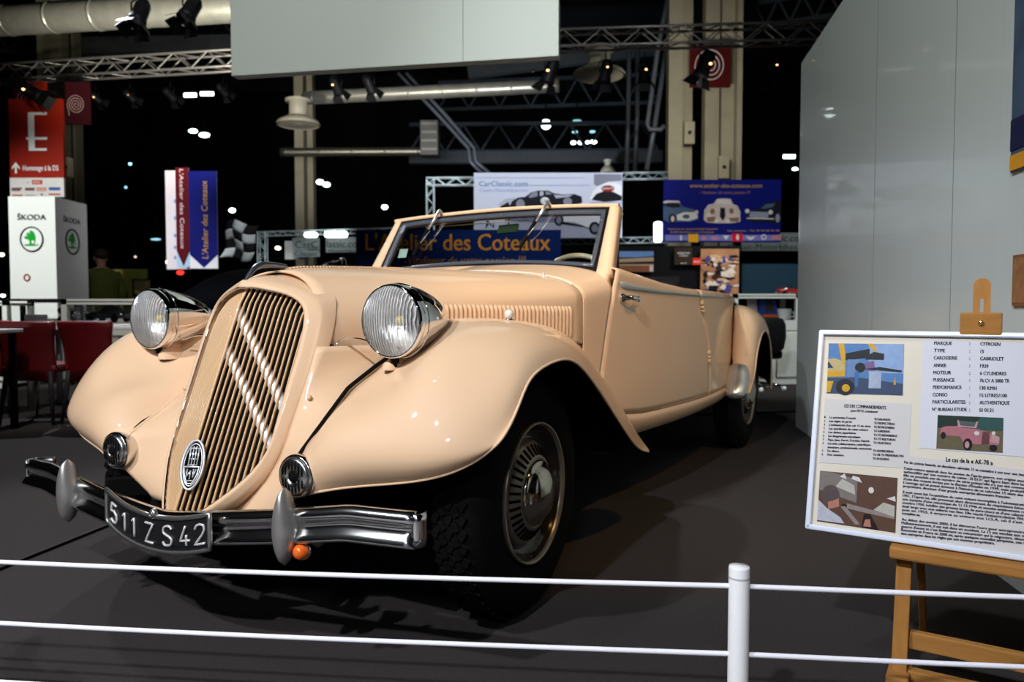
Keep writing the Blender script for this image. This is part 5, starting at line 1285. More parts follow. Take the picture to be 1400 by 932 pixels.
def diffuser(label, px, py, rx, top, Y):
    c = at(px, py, Y); s_ = Y/FPX; r = rx*s_; h = (py-top)*s_
    o = empty('air_diffuser', label, 'air diffuser', c, 0, 'air diffusers')
    mt = M('diffuser_beige', (.46, .42, .33), .5, .1, var=.1)
    mb = MB(); mb.lathe([(r, 0), (r*1.01, .02), (r*.94, .07), (r*.5, .16), (r*.42, .17)], None, 40); mb.build('diffuser_plate', mt, o)
    mb = MB(); mb.lathe([(r*.94, .0), (r*.80, .02), (r*.70, .0), (r*.56, .025), (r*.46, .0), (r*.32, .03), (r*.2, .0), (0, .02)], None, 40); mb.build('diffuser_rings', mt, o)
    mb = MB(); mb.lathe([(r*.42, .15), (r*.42, h), (r*.6, h), (r*.6, h+.04)], None, 32); mb.build('neck', mt, o)
diffuser('round air diffuser left of the silver duct', 408, 171, 28.5, 140, 14)
diffuser('round air diffuser to the right of the hanging grey board', 819, 104, 35, 70, 12.2)
diffuser('small round air diffuser above the white billboard', 831, 236, 10, 221, 18)
PIPE = M('pipe_bluegrey', (.16, .18, .22), .4, .3, var=.1)
def pipes(label, runs, r, Ys=None):
    mb = MB(); runs = [[at(*p) for p in q] for q in runs]
    mb.tube(runs[0], r, 8); o = tag(mb.build('hanging_pipe', PIPE), label, 'pipe', 'hanging pipes')
for i, lab in enumerate(('left of the two slanting pipes below the hanging grey board', 'right of the two slanting pipes below the hanging grey board')):
    dx = 11*i
    pipes(lab, [[(545+dx, 100, 15), (600+dx*.9, 158, 14.6), (641+dx*.7, 203, 14.4), (643+dx*.7, 221, 14.4), (662+dx, 240, 14.4)]], .035)
pipes('pale pipe rising left of the big pillar with a hooked end', [[(914, -10, 14.2), (900, 62, 14.2), (885, 170, 14.2), (888, 177, 14.2), (903, 177, 14.2), (908, 172, 14.2)]], .045)
pipes('second pale pipe rising left of the big pillar', [[(912, 60, 14.5), (895, 172, 14.5), (884, 232, 14.5)]], .05)
for x, lab in ((860, 'dim upright pipe far left of the big pillar'), (872, 'dim upright pipe nearer the big pillar')):
    pipes(lab, [[(x, 70, 16), (x-1, 160, 16), (x-4, 240, 16)]], .05)
# roof girders seen dimly
GIRD = M('girder_dim', (.055, .058, .062), .7, var=.2)
for (x0, y0, x1, y1, h, Y, lab) in ((88, 64, 330, 60, .32, 15.5, 'grey roof girder behind the left truss'), (560, 216, 905, 214, .28, 19, 'dim roof girder behind the white billboard'), (640, 100, 900, 66, .3, 20, 'dim roof girder right of the hanging grey board')):
    mb = MB(); mb.bar(at(x0, y0, Y), at(x1, y1, Y), .2, h); o = mb.build('roof_girder', GIRD); tag(o, lab, 'girder', 'roof girders')
    for t in np.linspace(.05, .95, 8): p = at(x0, y0, Y).lerp(at(x1, y1, Y), t); mb = MB(); mb.box((p.x, p.y-.105, p.z), (.06, .02, h*.9)); mb.build('stiffener', GIRD, o)
ROOFT = M('roof_lattice', (.05, .06, .075), .6, .3, var=.2)
def lattice(label, A, B, h, n):
    A, B = Vector(A), Vector(B); mb = MB(); dz = Vector((0, 0, h)); mb.bar(A, B, .08, .10); mb.bar(A + dz, B + dz, .08, .10)
    o = tag(mb.build('roof_truss', ROOFT), label, 'roof truss', 'roof trusses'); mb = MB()
    for i in range(n):
        p, q = A.lerp(B, i/n), A.lerp(B, (i+1)/n); mb.bar(p + (dz if i % 2 else dz*0), q + (dz*0 if i % 2 else dz), .05, .05)
    mb.build('lattice_bars', ROOFT, o)
lattice('dim lattice roof truss behind the row of four lamps', at(560, 208, 21), at(900, 205, 21), .75, 14)
lattice('dim lattice roof truss behind the left truss', at(-40, 70, 17), at(330, 62, 17), .55, 14)
lattice('dim lattice roof truss behind the round bright lamp', at(600, 150, 23), at(900, 140, 22), .8, 14)
lattice('dim lattice roof truss beside the top of the grey wall', at(1015, 40, 16), at(1150, 20, 15), .5, 8)
# hall ceiling lamps
def hall_lamp(label, px, py, rx, ry, Y, strength, colr, rect=False):
    c = at(px, py, Y); s_ = Y/FPX; o = empty('ceiling_lamp', label, 'ceiling lamp', c, 0, 'distant ceiling lamps')
    mb = MB(); rx *= s_; ry *= s_
    if rect: mb.box((0, 0, 0), (2*rx, .06, 2*ry))
    else: mb.sphere((0, 0, 0), 1, 16, 10, (rx, rx*.6, ry))
    mb.build('glowing_lens', EM('lamp_%g_%g' % (strength, colr[0]), colr, strength), o, bevel=.02 if rect else 0)
    mb = MB(); mb.lathe([(rx*.3, ry*.9), (rx*.9, ry*1.0), (rx*.9, ry*1.0+.10), (.02, ry*1.0+.16), (.02, ry+.5)], None, 12); mb.build('lamp_housing', MATT, o)
CW_, WW_, BL_ = (.86, 1.0, .97), (1.0, .86, .66), (.35, .75, .95)
for (px, py, rx, ry, st, cl, rect, lab) in (
 (260, 130, 8.5, 2.5, 6, CW_, 1, 'long ceiling lamp under the left truss, left of its pair'), (283, 128, 9, 2.5, 6, CW_, 1, 'long ceiling lamp under the left truss, right of its pair'),
 (264, 179, 6, 2.6, 8, CW_, 0, 'oval ceiling lamp above the red banner, left of its pair'), (279.5, 184.5, 7, 3.2, 8, CW_, 0, 'oval ceiling lamp above the blue banner, right of its pair'),
 (746.5, 170, 6.5, 6.5, 9, CW_, 0, 'big round bright ceiling lamp under the hanging grey board'), (726.5, 95.5, 6, 2.5, 4, CW_, 0, 'small ceiling lamp just under the edge of the hanging grey board'),
 (784, 195, 3.6, 2.4, 6, CW_, 0, 'first lamp of the row of four'), (793.5, 195, 3.4, 2.4, 6, CW_, 0, 'second lamp of the row of four'), (803, 194.5, 2.4, 2.2, 5, CW_, 0, 'third lamp of the row of four'), (811, 194, 5, 2.4, 6, CW_, 0, 'fourth lamp of the row of four'),
 (786, 180.5, 4, 1.8, 1.5, BL_, 0, 'faint blue lamp above the row, left one'), (810, 180, 4, 1.8, 1.2, BL_, 0, 'faint blue lamp above the row, right one'), (789, 165, 6, 1.3, .9, BL_, 0, 'faintest blue lamp topmost above the row'),
 (437.5, 248.8, 5, 3.2, 8, CW_, 0, 'oval lamp right of the far pillar, upper of its pair'), (446.5, 252.3, 5, 3.2, 8, CW_, 0, 'oval lamp right of the far pillar, lower of its pair'), (526, 283, 4.2, 3, 8, CW_, 0, 'single oval lamp above the long blue banner'),
 (317.5, 287.5, 4.5, 3, 7, CW_, 0, 'single oval lamp above the checkered flag'), (1079, 214, 8, 2.4, 8, CW_, 1, 'lamp beside the top of the grey wall'), (1087, 231, 4, 2, 6, CW_, 0, 'small lamp touching the edge of the grey wall'),
 (213, 327, 7, 1.4, 1.2, BL_, 0, 'faint blue lamp left of the white banner'), (229, 358, 2.4, 2.4, 6, WW_, 0, 'small warm lamp at the foot of the white banner'), (2, 348, 4, 2.6, 4, WW_, 0, 'warm lamp at the left edge of the picture'), (4, 404, 3.4, 2, 5, CW_, 0, 'small pale lamp at the left edge by the belt barrier'),
 (178, 224, 2.2, 2, 3, BL_, 0, 'tiny blue lamp right of the tall red sign'), (172, 256, 2, 1.8, 1.4, BL_, 0, 'tiny dim blue lamp right of the sponsor strip'), (246.5, 372.5, 5, 3.2, 2.2, (.9, .03, .02), 0, 'red lamp under the white banner'), (380, 339, 4, 2.6, 4, WW_, 0, 'warm lamp beside the blank white stand panel'), (185, 351, 1.6, 1.6, 1.2, WW_, 0, 'tiny dim lamp right of the white column')):
    hall_lamp(lab, px, py, rx, ry, 22 if py < 300 else 17, st, cl, bool(rect))
# spotlights
SPB = M('spot_black', (.004, .004, .005), .5, var=.2); SPL = M('spot_lens', (.40, .42, .62), .2, .2); GLOW = EM('spot_glow', (1, .55, .25), 3.5)
def spotlight(label, px, py, Y, size, d, group, glow=True, doors=True, lens=SPL, gl=(0, 0)):
    c = at(px, py, Y); o = empty('stage_spotlight', label, 'spotlight', c, 0, group)
    d = Vector(d).normalized(); mt = frame_y((0, 0, 0), d, (0, 0, 1) if abs(d.z) < .95 else (0, 1, 0)); k = size
    mb = MB(); mb.lathe([(0, -.62*k), (.20*k, -.58*k), (.27*k, -.42*k), (.28*k, .20*k), (.31*k, .24*k), (.33*k, .45*k), (.30*k, .45*k), (.27*k, .24*k)], mt, 20)
    B_ = mb.build('lamp_can', SPB, o)
    mb = MB(); mb.lathe([(0, .235*k), (.27*k, .24*k)], mt, 20); mb.build('lens', lens, o)
    if doors:
        mb = MB()
        for q in range(4):
            m2 = mt @ Matrix.Rotation(q*PI/2, 4, 'Z'); mb.add([m2 @ Vector(p) for p in ((.30*k, -.22*k, .45*k), (.30*k, .22*k, .45*k), (.50*k, .32*k, .80*k), (.50*k, -.32*k, .80*k))], [(0, 1, 2, 3)])
        mb.build('barn_doors', SPB, o, solid=.004)
    mb = MB(); sx = mt @ Vector((.32*k, 0, 0)); mb.tube([sx, sx*1.1 + Vector((0, 0, .45*k)), Vector((0, 0, .62*k)), -sx*1.1 + Vector((0, 0, .45*k)), -sx], .03*k, 6); mb.tube([(0, 0, .60*k), (0, 0, 1.0*k)], .035*k, 6)
    mb.build('yoke', SPB, o)
    if glow:
        mb = MB(); q = Vector((gl[0]*k, -.40*k, gl[1]*k)); mb.sphere(q, .055*k, 10, 8, (1.2, 1, .8)); mb.build('vent_glow', GLOW, o)
G1, G2 = 'spotlights on the trusses', 'big spotlights above the truss'
spotlight('big black spotlight in front of the silver duct, left one', 191, 20, 8.2, .30, (-.1, -.45, -.9), G2, glow=False)
spotlight('big black spotlight in front of the silver duct, right one', 260, 15, 8.2, .30, (-.2, -.5, -.85), G2, glow=False)
for (px, py, d, sz, lab) in ((42, 125, (.8, .25, -.5), .32, 'black spotlight in front of the tall red sign'), (131, 134, (.3, .7, -.4), .20, 'first black spotlight right of the red sign'), (178, 132, (.3, .7, -.4), .20, 'second black spotlight right of the red sign'), (233, 130, (.3, .7, -.4), .22, 'third black spotlight right of the red sign'), (305, 124, (.3, .7, -.4), .20, 'black spotlight by the left corner of the hanging grey board'),
 (460, 118, (.2, .6, -.6), .26, 'black spotlight below the hanging grey board, left of its pair'), (505, 116, (.25, .6, -.6), .26, 'black spotlight below the hanging grey board, right of its pair'), (752, 100, (-.3, .3, -.8), .34, 'black spotlight at the right corner of the hanging grey board'), (828, 99, (-.1, .5, -.7), .30, 'black spotlight in front of the round diffuser'), (881, 99, (.1, .5, -.7), .28, 'black spotlight between the diffuser and the pillar'), (963, 90, (-.3, .3, -.8), .36, 'black spotlight in front of the spiral sign on the pillar'), (1056, 92, (-.2, .6, -.5), .26, 'black spotlight nearest the grey wall')):
    Yt = 12.0 - (px/1100)*1.2 if px > 60 else 10.35
    spotlight(lab, px, py, Yt - .1, sz, d, G1, lens=SPB, gl=(random.uniform(-.15, .15), random.uniform(-.05, .15)))
# ================================================================== DISPLAY CASES, TABLES, CHAIRS
FRW = M('case_white', (.66, .67, .63), .5, var=.04)
CGL = GLASS('case_glass', (.95, .97, .97), .6)
def display_case(label, x0, x1, ytop, ymid, Y, depth, base=True, group='display cases'):
    a, b = at(x0, ytop, Y), at(x1, ytop, Y); zt, zm = a.z, at(x0, ymid, Y).z; W_ = b.x-a.x
    o = empty('display_case', label, 'display case', (a.x, Y, 0), 0, group)
    mb = MB(); t = .055
    mb.box((W_/2, depth/2, zt-t/2), (W_, depth, .012)); mb.box((W_/2, t/2, zt-t/2), (W_, t, t)); mb.box((W_/2, depth-t/2, zt-t/2), (W_, t, t))
    n = max(1, round(W_/.95))
    for i in range(n+1): 
        x = t/2 + (W_-t)*i/n
        for y in (t/2, depth-t/2): mb.box((x, y, (zt+zm)/2), (t, t, zt-zm))
    mb.build('case_frame', FRW, o)
    mb = MB(); mb.add([(0, .01, zm), (W_, .01, zm), (W_, .01, zt-t), (0, .01, zt-t)], [(0, 1, 2, 3)]); mb.build('glass_front', CGL, o, auto=False)
    mb = MB(); mb.box((W_/2, depth/2, zm-.06), (W_, depth, .12)); mb.build('case_shelf', FRW, o)
    if base:
        mb = MB(); mb.box((W_/2, depth/2, (zm-.12)/2 + .02), (W_-.02, depth-.03, zm-.12-.04)); mb.build('cabinet', FRW, o)
        nd = max(1, round(W_/.55))
        for i in range(nd):
            mb = MB(); mb.box((W_*(i+.5)/nd, -.001, (zm-.12)/2+.03), (W_/nd-.03, .025, zm-.24)); D_ = mb.build('door', FRW, o, bevel=.004)
            mb = MB(); mb.sphere((W_*(i+.5)/nd + W_/nd*.34, -.02, (zm-.12)*.58), .014); mb.build('knob', DGREY, D_)
        mb = MB(); mb.box((W_/2, .03, .03), (W_, .05, .06)); mb.build('plinth', FRW, o)
    return o, zm
def small(name, label, cat, px, py, Y, mbf, mat, group=None):
    c = at(px, py, Y); o = empty(name, label, cat, c, 0, group); mbf(o); return o
dc, zm = display_case('white display case with a cabinet base right of the rear wing', 1003, 1180, 401.5, 437.5, 9.1, .55)
def thing_mesh(name, label, cat, mb, mat, loc, bevel=0, group=None):
    o = mb.build(name, mat, None, bevel=bevel); o.location = loc; return tag(o, label, cat, group)
zs = zm + .003
def onshelf(px, Y=9.35): p = at(px, 430, Y); return (p.x, Y, zs)
mb = MB(); mb.box((0, 0, .13), (.12, .01, .26), Matrix.Rotation(-.15, 4, 'X')); thing_mesh('price_card', 'pinkish card standing at the left end of the case', 'card', mb, M('card_pink', (.62, .50, .52), .6), onshelf(1029))
BOXB = M('toy_blue', (.03, .06, .28), .4)
t = empty('boxed_model', 'blue and orange boxed model inside the right display case', 'toy box', onshelf(1050), .12)
mb = MB(); mb.prism([(-.13, 0), (.11, 0), (.07, .24), (-.10, .25)], .12, Matrix(((1, 0, 0, 0), (0, 0, -1, .06), (0, 1, 0, 0), (0, 0, 0, 1)))); mb.build('box_body', BOXB, t, bevel=.004)
mb = MB(); mb.box((.0, -.064, .035), (.20, .004, .06)); mb.build('orange_band', M('toy_orange', (.60, .12, .015), .4), t)
mb = MB(); mb.prism([(-.07, .10), (.05, .10), (.03, .22), (-.06, .22)], .004, Matrix(((1, 0, 0, 0), (0, 0, -1, -.061), (0, 1, 0, 0), (0, 0, 0, 1)))); mb.build('box_window', M('toy_window', (.06, .04, .035), .15), t)
mb = MB(); mb.lathe([(0, 0), (.075, 0), (.08, .01), (.085, .13), (.08, .135), (.075, .13), (.07, .02), (0, .015)], None, 24); t = thing_mesh('white_cup', 'white cup beside the blue boxed model', 'cup', mb, WHITE, onshelf(1072))
mb = MB(); mb.tube([(.083, 0, .03), (.12, 0, .04), (.125, 0, .08), (.084, 0, .105)], .008, 8); mb.build('handle', WHITE, t)
def toy_car(name, label, loc, rz, k, body, glassm, group=None, cat='model car'):
    """scale-model car: lofted body, cabin, wheels and lamps"""
    o = empty(name, label, cat, loc, rz, group); mb = MB(); G = []
    for x, w, z0, z1 in ((-.5, .10, .12, .20), (-.47, .17, .09, .25), (-.3, .20, .08, .27), (0, .205, .08, .27), (.3, .20, .08, .25), (.45, .17, .09, .22), (.5, .10, .12, .18)):
        G.append([(x*k, w*math.copysign(abs(math.cos(a))**.6, math.cos(a))*k, ((z0+z1)/2 + (z1-z0)/2*math.copysign(abs(math.sin(a))**.6, math.sin(a)))*k) for a in np.linspace(0, 2*PI, 21)[:-1]])
    mb.grid(G, cv=True); mb.add(G[0], [tuple(range(20))]); mb.add(G[-1], [tuple(range(20))]); mb.build('car_body', body, o)
    mb = MB(); G = []
    for z, x0, x1, w in ((.25, -.34, .16, .175), (.33, -.27, .07, .15), (.375, -.20, .0, .125), (.385, -.17, -.03, .10)):
        G.append([((x0+x1)/2*k + (x1-x0)/2*k*math.copysign(abs(math.cos(a))**.5, math.cos(a)), w*k*math.copysign(abs(math.sin(a))**.5, math.sin(a)), z*k) for a in np.linspace(0, 2*PI, 21)[:-1]])
    mb.grid(G, cv=True); mb.add(G[-1], [tuple(range(20))]); mb.build('cabin', glassm, o)
    for x in (-.31, .31):
        for s in (1, -1):
            mb = MB(); mt = Matrix(((1, 0, 0, x*k), (0, 0, s, s*.165*k), (0, -s, 0, .085*k), (0, 0, 0, 1))); mb.lathe([(0, 0), (.075*k, 0), (.085*k, .012*k), (.085*k, .045*k), (.06*k, .052*k), (.05*k, .046*k), (0, .05*k)], mt, 18); mb.build('wheel', BLACK, o)
    for s in (1, -1):
        mb = MB(); mb.sphere((.47*k, s*.12*k, .19*k), .03*k, 10, 8); mb.build('headlamp', CHROME, o)
    return o
DG_ = M('toy_glass', (.02, .025, .03), .08, coat=.5)
p = at(1078, 397, 9.4); ctop = at(1003, 401.5, 9.1).z
toy_car('model_car', 'dark red model car standing on top of the right display case', (p.x, 9.36, ctop - .018), .2, .34, M('toy_red', (.28, .012, .012), .2, coat=.6), DG_)
toy_car('model_car', 'dark green model car at the right end inside the case', (at(1088, 430, 9.4).x+.12, 9.42, zs), .4, .26, M('toy_green', (.02, .10, .09), .2, coat=.6), DG_)
mb = MB(); mb.box((0, 0, .004), (.17, .12, .008), Matrix.Rotation(.1, 4, 'Z')); mb.box((0, 0, .012), (.17, .12, .006), Matrix.Rotation(.22, 4, 'Z')); thing_mesh('leaflet_stack', 'pale pink leaflets on top of the right display case', 'leaflets', mb, MATS['card_pink'], (at(1055, 400, 9.3).x, 9.24, ctop - .018))
# swivel chair behind the rear wing
p = at(1034, 520, 8.5)
sc_ = empty('swivel_chair', 'black padded swivel chair with a chrome star foot behind the rear wing', 'chair', (p.x, 8.5, 0), .5)
mb = MB(); G = []
for z, w, t in ((.42, .10, .03), (.47, .20, .05), (.60, .23, .06), (.74, .22, .06), (.80, .18, .05), (.82, .10, .03)):
    G.append([(w*math.copysign(abs(math.cos(a))**.6, math.cos(a)), -.20 + t*math.sin(a) - .25*(z-.6)**2*0, z) for a in np.linspace(0, 2*PI, 25)[:-1]])
mb.grid(G, cv=True); mb.add(G[-1], [tuple(range(24))]); mb.add(G[0], [tuple(range(24))]); mb.build('backrest', LEATHER, sc_)
mb = MB(); mb.box((0, .05, .40), (.46, .46, .10)); mb.build('seat', LEATHER, sc_, bevel=.03)
mb = MB(); mb.lathe([(.03, .05), (.03, .24), (.022, .24), (.022, .37)], None, 16); mb.build('column', CHROME, sc_)
for k in range(5):
    a = 2*PI*k/5 + .3; mb = MB(); mb.tube([(0, 0, .075), (.16*math.cos(a), .16*math.sin(a), .065), (.30*math.cos(a), .30*math.sin(a), .05)], [.03, .024, .016], 8); L_ = mb.build('leg', CHROME, sc_)
    mb = MB(); mb.sphere((.30*math.cos(a), .30*math.sin(a), .026), .026, 10, 8); mb.build('caster', WHITE, L_)
mb = MB(); mb.bar((0, -.13, .38), (0, -.21, .56), .06, .02); mb.build('back_stem', MATT, sc_)
# left display case with exhibits
dl, zl = display_case('long white glass display case behind the red chairs', 83, 225, 408.5, 441.5, 7.4, .5, base=False)
for i, px in enumerate((88, 150, 212, 274, 326)):
    pass
W_ = at(225, 408, 7.4).x - at(83, 408, 7.4).x
for x in (.06, W_*.5, W_-.06):
    for y in (.06, .44): mb = MB(); mb.box((x, y, (zl-.12)/2), (.07, .07, zl-.12)); mb.build('leg', FRW, dl)
mb = MB(); mb.box((W_/2, .25, .05), (W_, .50, .07)); mb.box((W_/2, .25, .20), (W_, .45, .02)); mb.build('bottom_shelf', FRW, dl)
mb = MB(); mb.box((W_/2, .47, .42), (W_-.02, .02, .40)); mb.build('back_panel', M('panel_grey', (.30, .31, .30), .6), dl)
ENG = M('polished_metal', (.60, .60, .60), .18, 1.0, var=.2, scale=30)
def exhibit(label, px, kind, k=1.0):
    p = at(px, 438, 7.6); o = empty('engine_part', label, 'engine part', (p.x, 7.6, zl + .002), random.uniform(-.5, .5), 'polished parts in the glass case')
    mb = MB()
    if kind == 0:
        mb.lathe([(0, 0), (.07*k, 0), (.08*k, .03*k), (.05*k, .06*k), (.055*k, .12*k), (.03*k, .15*k), (.03*k, .19*k), (0, .19*k)], None, 20); mb.build('carburettor_body', ENG, o)
        mb = MB(); mb.tube([(.04*k, 0, .09*k), (.10*k, 0, .10*k), (.13*k, 0, .06*k)], .02*k, 10); mb.build('inlet_pipe', ENG, o)
        mb = MB(); mb.sphere((-.06*k, 0, .11*k), .035*k); mb.build('float_bowl', ENG, o)
    else:
        for i in range(5): mb.lathe([(.02, .02+i*.03), (.085*k, .02+i*.03), (.085*k, .032+i*.03), (.02, .032+i*.03)], None, 20)
        mb.build('cooling_fins', ENG, o)
        mb = MB(); mb.lathe([(.055*k, 0), (.055*k, .17), (.04*k, .19), (0, .19)], None, 18); mb.build('cylinder', ENG, o)
exhibit('polished carburettor at the left end of the long glass case', 91, 0, 1.1); exhibit('polished finned cylinder in the long glass case next to the left post', 108, 1, .7)
toy_car('model_car', 'large dark model car inside the long glass case', (at(148, 438, 7.68).x, 7.68, zl+.002), 2.95, .46, M('toy_black', (.012, .014, .018), .15, coat=.8), DG_)
mb = MB(); mb.box((0, 0, .012), (.20, .14, .024)); thing_mesh('blue_booklet', 'light blue booklet lying in the long glass case', 'booklet', mb, M('booklet_blue', (.20, .34, .60), .5), (at(126, 440, 7.5).x, 7.5, zl+.002), bevel=.002)
# edge of one more case at the far left
display_case('white case cut by the left edge of the picture', -60, 9, 411, 440, 8.6, .5)
# belt barrier in front of the column
bp = empty('belt_post', 'black post of the belt barrier in front of the white column', 'belt barrier', (at(31.5, 430, 9.3).x, 9.3, 0))
mb = MB(); mb.lathe([(0, 0), (.17, 0), (.17, .02), (.04, .04), (.032, .05), (.032, .98), (.04, .99), (.04, 1.03), (0, 1.04)], None, 20); mb.build('post', MATT, bp)
mb = MB(); a = at(31.5, 411, 8.9); mb.box((.23, 0, at(31, 411, 9.3).z), (.9, .006, .05)); mb.build('belt', MATT, bp)
# tables
TBL = M('table_white', (.72, .72, .72), .35)
def table(label, px0, px1, ptop, Y, depth, legm):
    a, b = at(px0, ptop, Y), at(px1, ptop, Y); W_ = b.x-a.x; z = a.z
    o = empty('meeting_table', label, 'table', (a.x, Y, 0), 0, 'white tables')
    mb = MB(); mb.box((W_/2, depth/2, z-.015), (W_, depth, .03)); mb.build('tabletop', TBL, o, bevel=.006)
    for x in (.05, W_-.05):
        for y in (.06, depth-.06): mb = MB(); mb.tube([(x, y, 0), (x, y, z-.03)], .028, 12); mb.build('leg', legm, o)
table('white table cut by the left edge beside the red chairs', -200, -60, 452.5, 5.05, .70, MATT)
table('white table behind the two red chairs', 26, 200, 446, 6.6, .55, M('leg_grey', (.35, .35, .36), .4, .5))
mb = MB(); mb.box((0, .05, .008), (.20, .15, .016)); lp = mb.build('laptop', M('laptop_grey', (.10, .11, .12), .3), bevel=.003)
zt_ = at(58, 446, 6.6).z
lp.location = (at(47, 440, 6.85).x, 6.9, zt_+.001); lp.rotation_euler = (0, 0, .1); tag(lp, 'grey laptop with raised lid on the table behind the chairs', 'laptop')
mb = MB(); mb.box((0, -.02, .055), (.20, .010, .10), Matrix.Rotation(.12, 4, 'X')); mb.build('laptop_lid', MATS['laptop_grey'], lp, bevel=.003)
mb = MB()
for k, r_ in enumerate((.05, .13, -.08)): mb.box((0, 0, .002+k*.004), (.21, .297, .003), Matrix.Rotation(r_, 4, 'Z'))
thing_mesh('paper_stack', 'loose white papers on the table behind the chairs', 'papers', mb, WHITE, (at(175, 444, 6.8).x, 6.8, zt_+.001))
# red chairs
RL = M('red_leather', (.15, .004, .007), .42, coat=.15, var=.12, bump=.15, bscale=40); LEGC = M('chair_steel', (.42, .42, .43), .25, .9); LEGD = M('chair_leg_dark', (.02, .02, .022), .4)
def red_chair(label, px, Y, rz):
    p = at(px, 500, Y); o = empty('red_chair', label, 'chair', (p.x, Y, 0), rz, 'red leather chairs')
    mb = MB(); G = []   # wrap-round back, seen from behind; local -y faces the viewer
    for z, w, y in ((.30, .165, -.235), (.36, .195, -.245), (.44, .205, -.25), (.55, .20, -.262), (.66, .205, -.278), (.74, .222, -.292), (.785, .232, -.30), (.795, .228, -.302)):
        G.append([(w*u, y + .055*u*u, z - (.07*(1-abs(u)**3) if z < .33 else 0)*-1) for u in np.linspace(-1, 1, 13)])
    mb.grid(G); B_ = mb.build('backrest', RL, o, solid=.03)
    mb = MB(); mb.tube([(.228*u, -.302 + .055*u*u, .797) for u in np.linspace(-1, 1, 13)], .018, 8); mb.build('top_roll', RL, B_)
    mb = MB(); mb.box((0, -.01, .44), (.42, .44, .07)); mb.build('seat', RL, o, bevel=.025)
    for sx in (-1, 1):
        mb = MB(); mb.tube([(sx*.165, -.22, .42), (sx*.205, -.27, 0)], [.022, .013], 10); mb.build('leg', LEGD, o)
        mb = MB(); mb.tube([(sx*.16, .18, .42), (sx*.195, .22, 0)], [.018, .010], 10); mb.build('leg', LEGC, o)
red_chair('red leather chair seen from behind, left of the cream car', 61, 6.1, .05); red_chair('red leather chair partly hidden by the far front wing', 146, 6.15, -.12); red_chair('red leather chair pushed under the table at the left edge', 2, 6.55, .1)
# ================================================================== CARS AND PEOPLE BEHIND
def loft_car(name, label, loc, rz, st, body, roof=None, cat='car'):
    o = empty(name, label, cat, loc, rz)
    mb = MB(); G = []
    for x, w, z0, z1 in st:
        G.append([(x, w*math.copysign(abs(math.cos(a))**.55, math.cos(a)), (z0+z1)/2 + (z1-z0)/2*math.copysign(abs(math.sin(a))**.6, math.sin(a))) for a in np.linspace(0, 2*PI, 33)[:-1]])
    G = sgrid(np.array(G), 40, 32)
    mb.grid(G, cv=True); mb.add(G[0].tolist(), [tuple(range(32))]); mb.add(G[-1].tolist(), [tuple(range(32))]); mb.build('car_body', body, o)
    for x in (-1.35, 1.35):
        for s in (1, -1):
            mb = MB(); mt = Matrix(((1, 0, 0, x), (0, 0, s, s*.58), (0, -s, 0, .33), (0, 0, 0, 1))); mb.lathe([(0, 0), (.30, 0), (.33, .03), (.33, .16), (.28, .18), (.2, .17), (0, .18)], mt, 28); W2 = mb.build('wheel', BLACK, o)
            mb = MB(); mb.lathe([(.2, .172), (.15, .185), (.06, .20), (0, .20)], mt, 24); mb.build('hub_cap', ENG, W2)
    return o
p = at(330, 430, 6.6)
st = [(-2.1, .30, .40, .62), (-1.9, .62, .32, .82), (-1.35, .76, .28, .90), (-.6, .80, .26, .92), (.3, .80, .26, .92), (1.2, .76, .28, .90), (1.85, .62, .32, .80), (2.1, .32, .40, .64)]
sc2 = loft_car('soft_top_car', 'pale car with a black soft top standing behind the cream car', (at(375, 430, 9.15).x, 9.15, 0), .05, st, M('car_white', (.62, .62, .64), .25, coat=.5))
mb = MB(); G = []
tops = [(-1.25, .70, .02), (-.95, .71, .20), (-.62, .69, .42), (-.15, .68, .50), (.55, .68, .54), (1.15, .69, .50), (1.5, .70, .24), (1.75, .70, .03)]
for x, w, h in tops: G.append([(x, w*math.sin(a)*(1 - .12*math.cos(a)**2), .90 + h*max(math.cos(a), 0)**.55) for a in np.linspace(-PI/2, PI/2, 19)])
mb.grid(sgrid(np.array(G), 30, 24)); ST_ = mb.build('soft_top', M('soft_top_cloth', (.004, .0045, .008), .75, var=.15, bump=.2, bscale=120), sc2, solid=.01, label='black cloth soft top')
mb = MB(); mb.sphere((-1.12, -.62, 1.02), .035, sc3=(1, 1, 1.6)); mb.build('hood_button', CHROME, ST_)
p = at(462, 430, 7.3)
rd = loft_car('roadster', 'dark roadster with a curved chrome windscreen frame behind the cream car', (p.x + .735, 7.68, 0), PI/2 + 2.9, [(a_, b_*.88, c_, d_*.98) for a_, b_, c_, d_ in st], M('roadster_paint', (.012, .014, .02), .2, coat=.8))
rd.rotation_euler = (0, 0, .46)
z1_ = at(458, 357.0, 7.3).z
mb = MB(); fr = []
for u in np.sign(np.linspace(-1, 1, 41))*abs(np.linspace(-1, 1, 41))**.55: fr.append((-.82 - .08*u*u, .58*u, .90 + (z1_-.90)*(1-abs(u)**9)))
mb.tube(fr, .020, 8); WSF = mb.build('windscreen_frame', CHROME, rd)
mb = MB(); mb.grid([[q, (q[0]+.10, q[1], .89)] for q in fr]); mb.build('windscreen_glass', GLASS('roadster_glass', (.35, .45, .45), 1.0), WSF, auto=False)
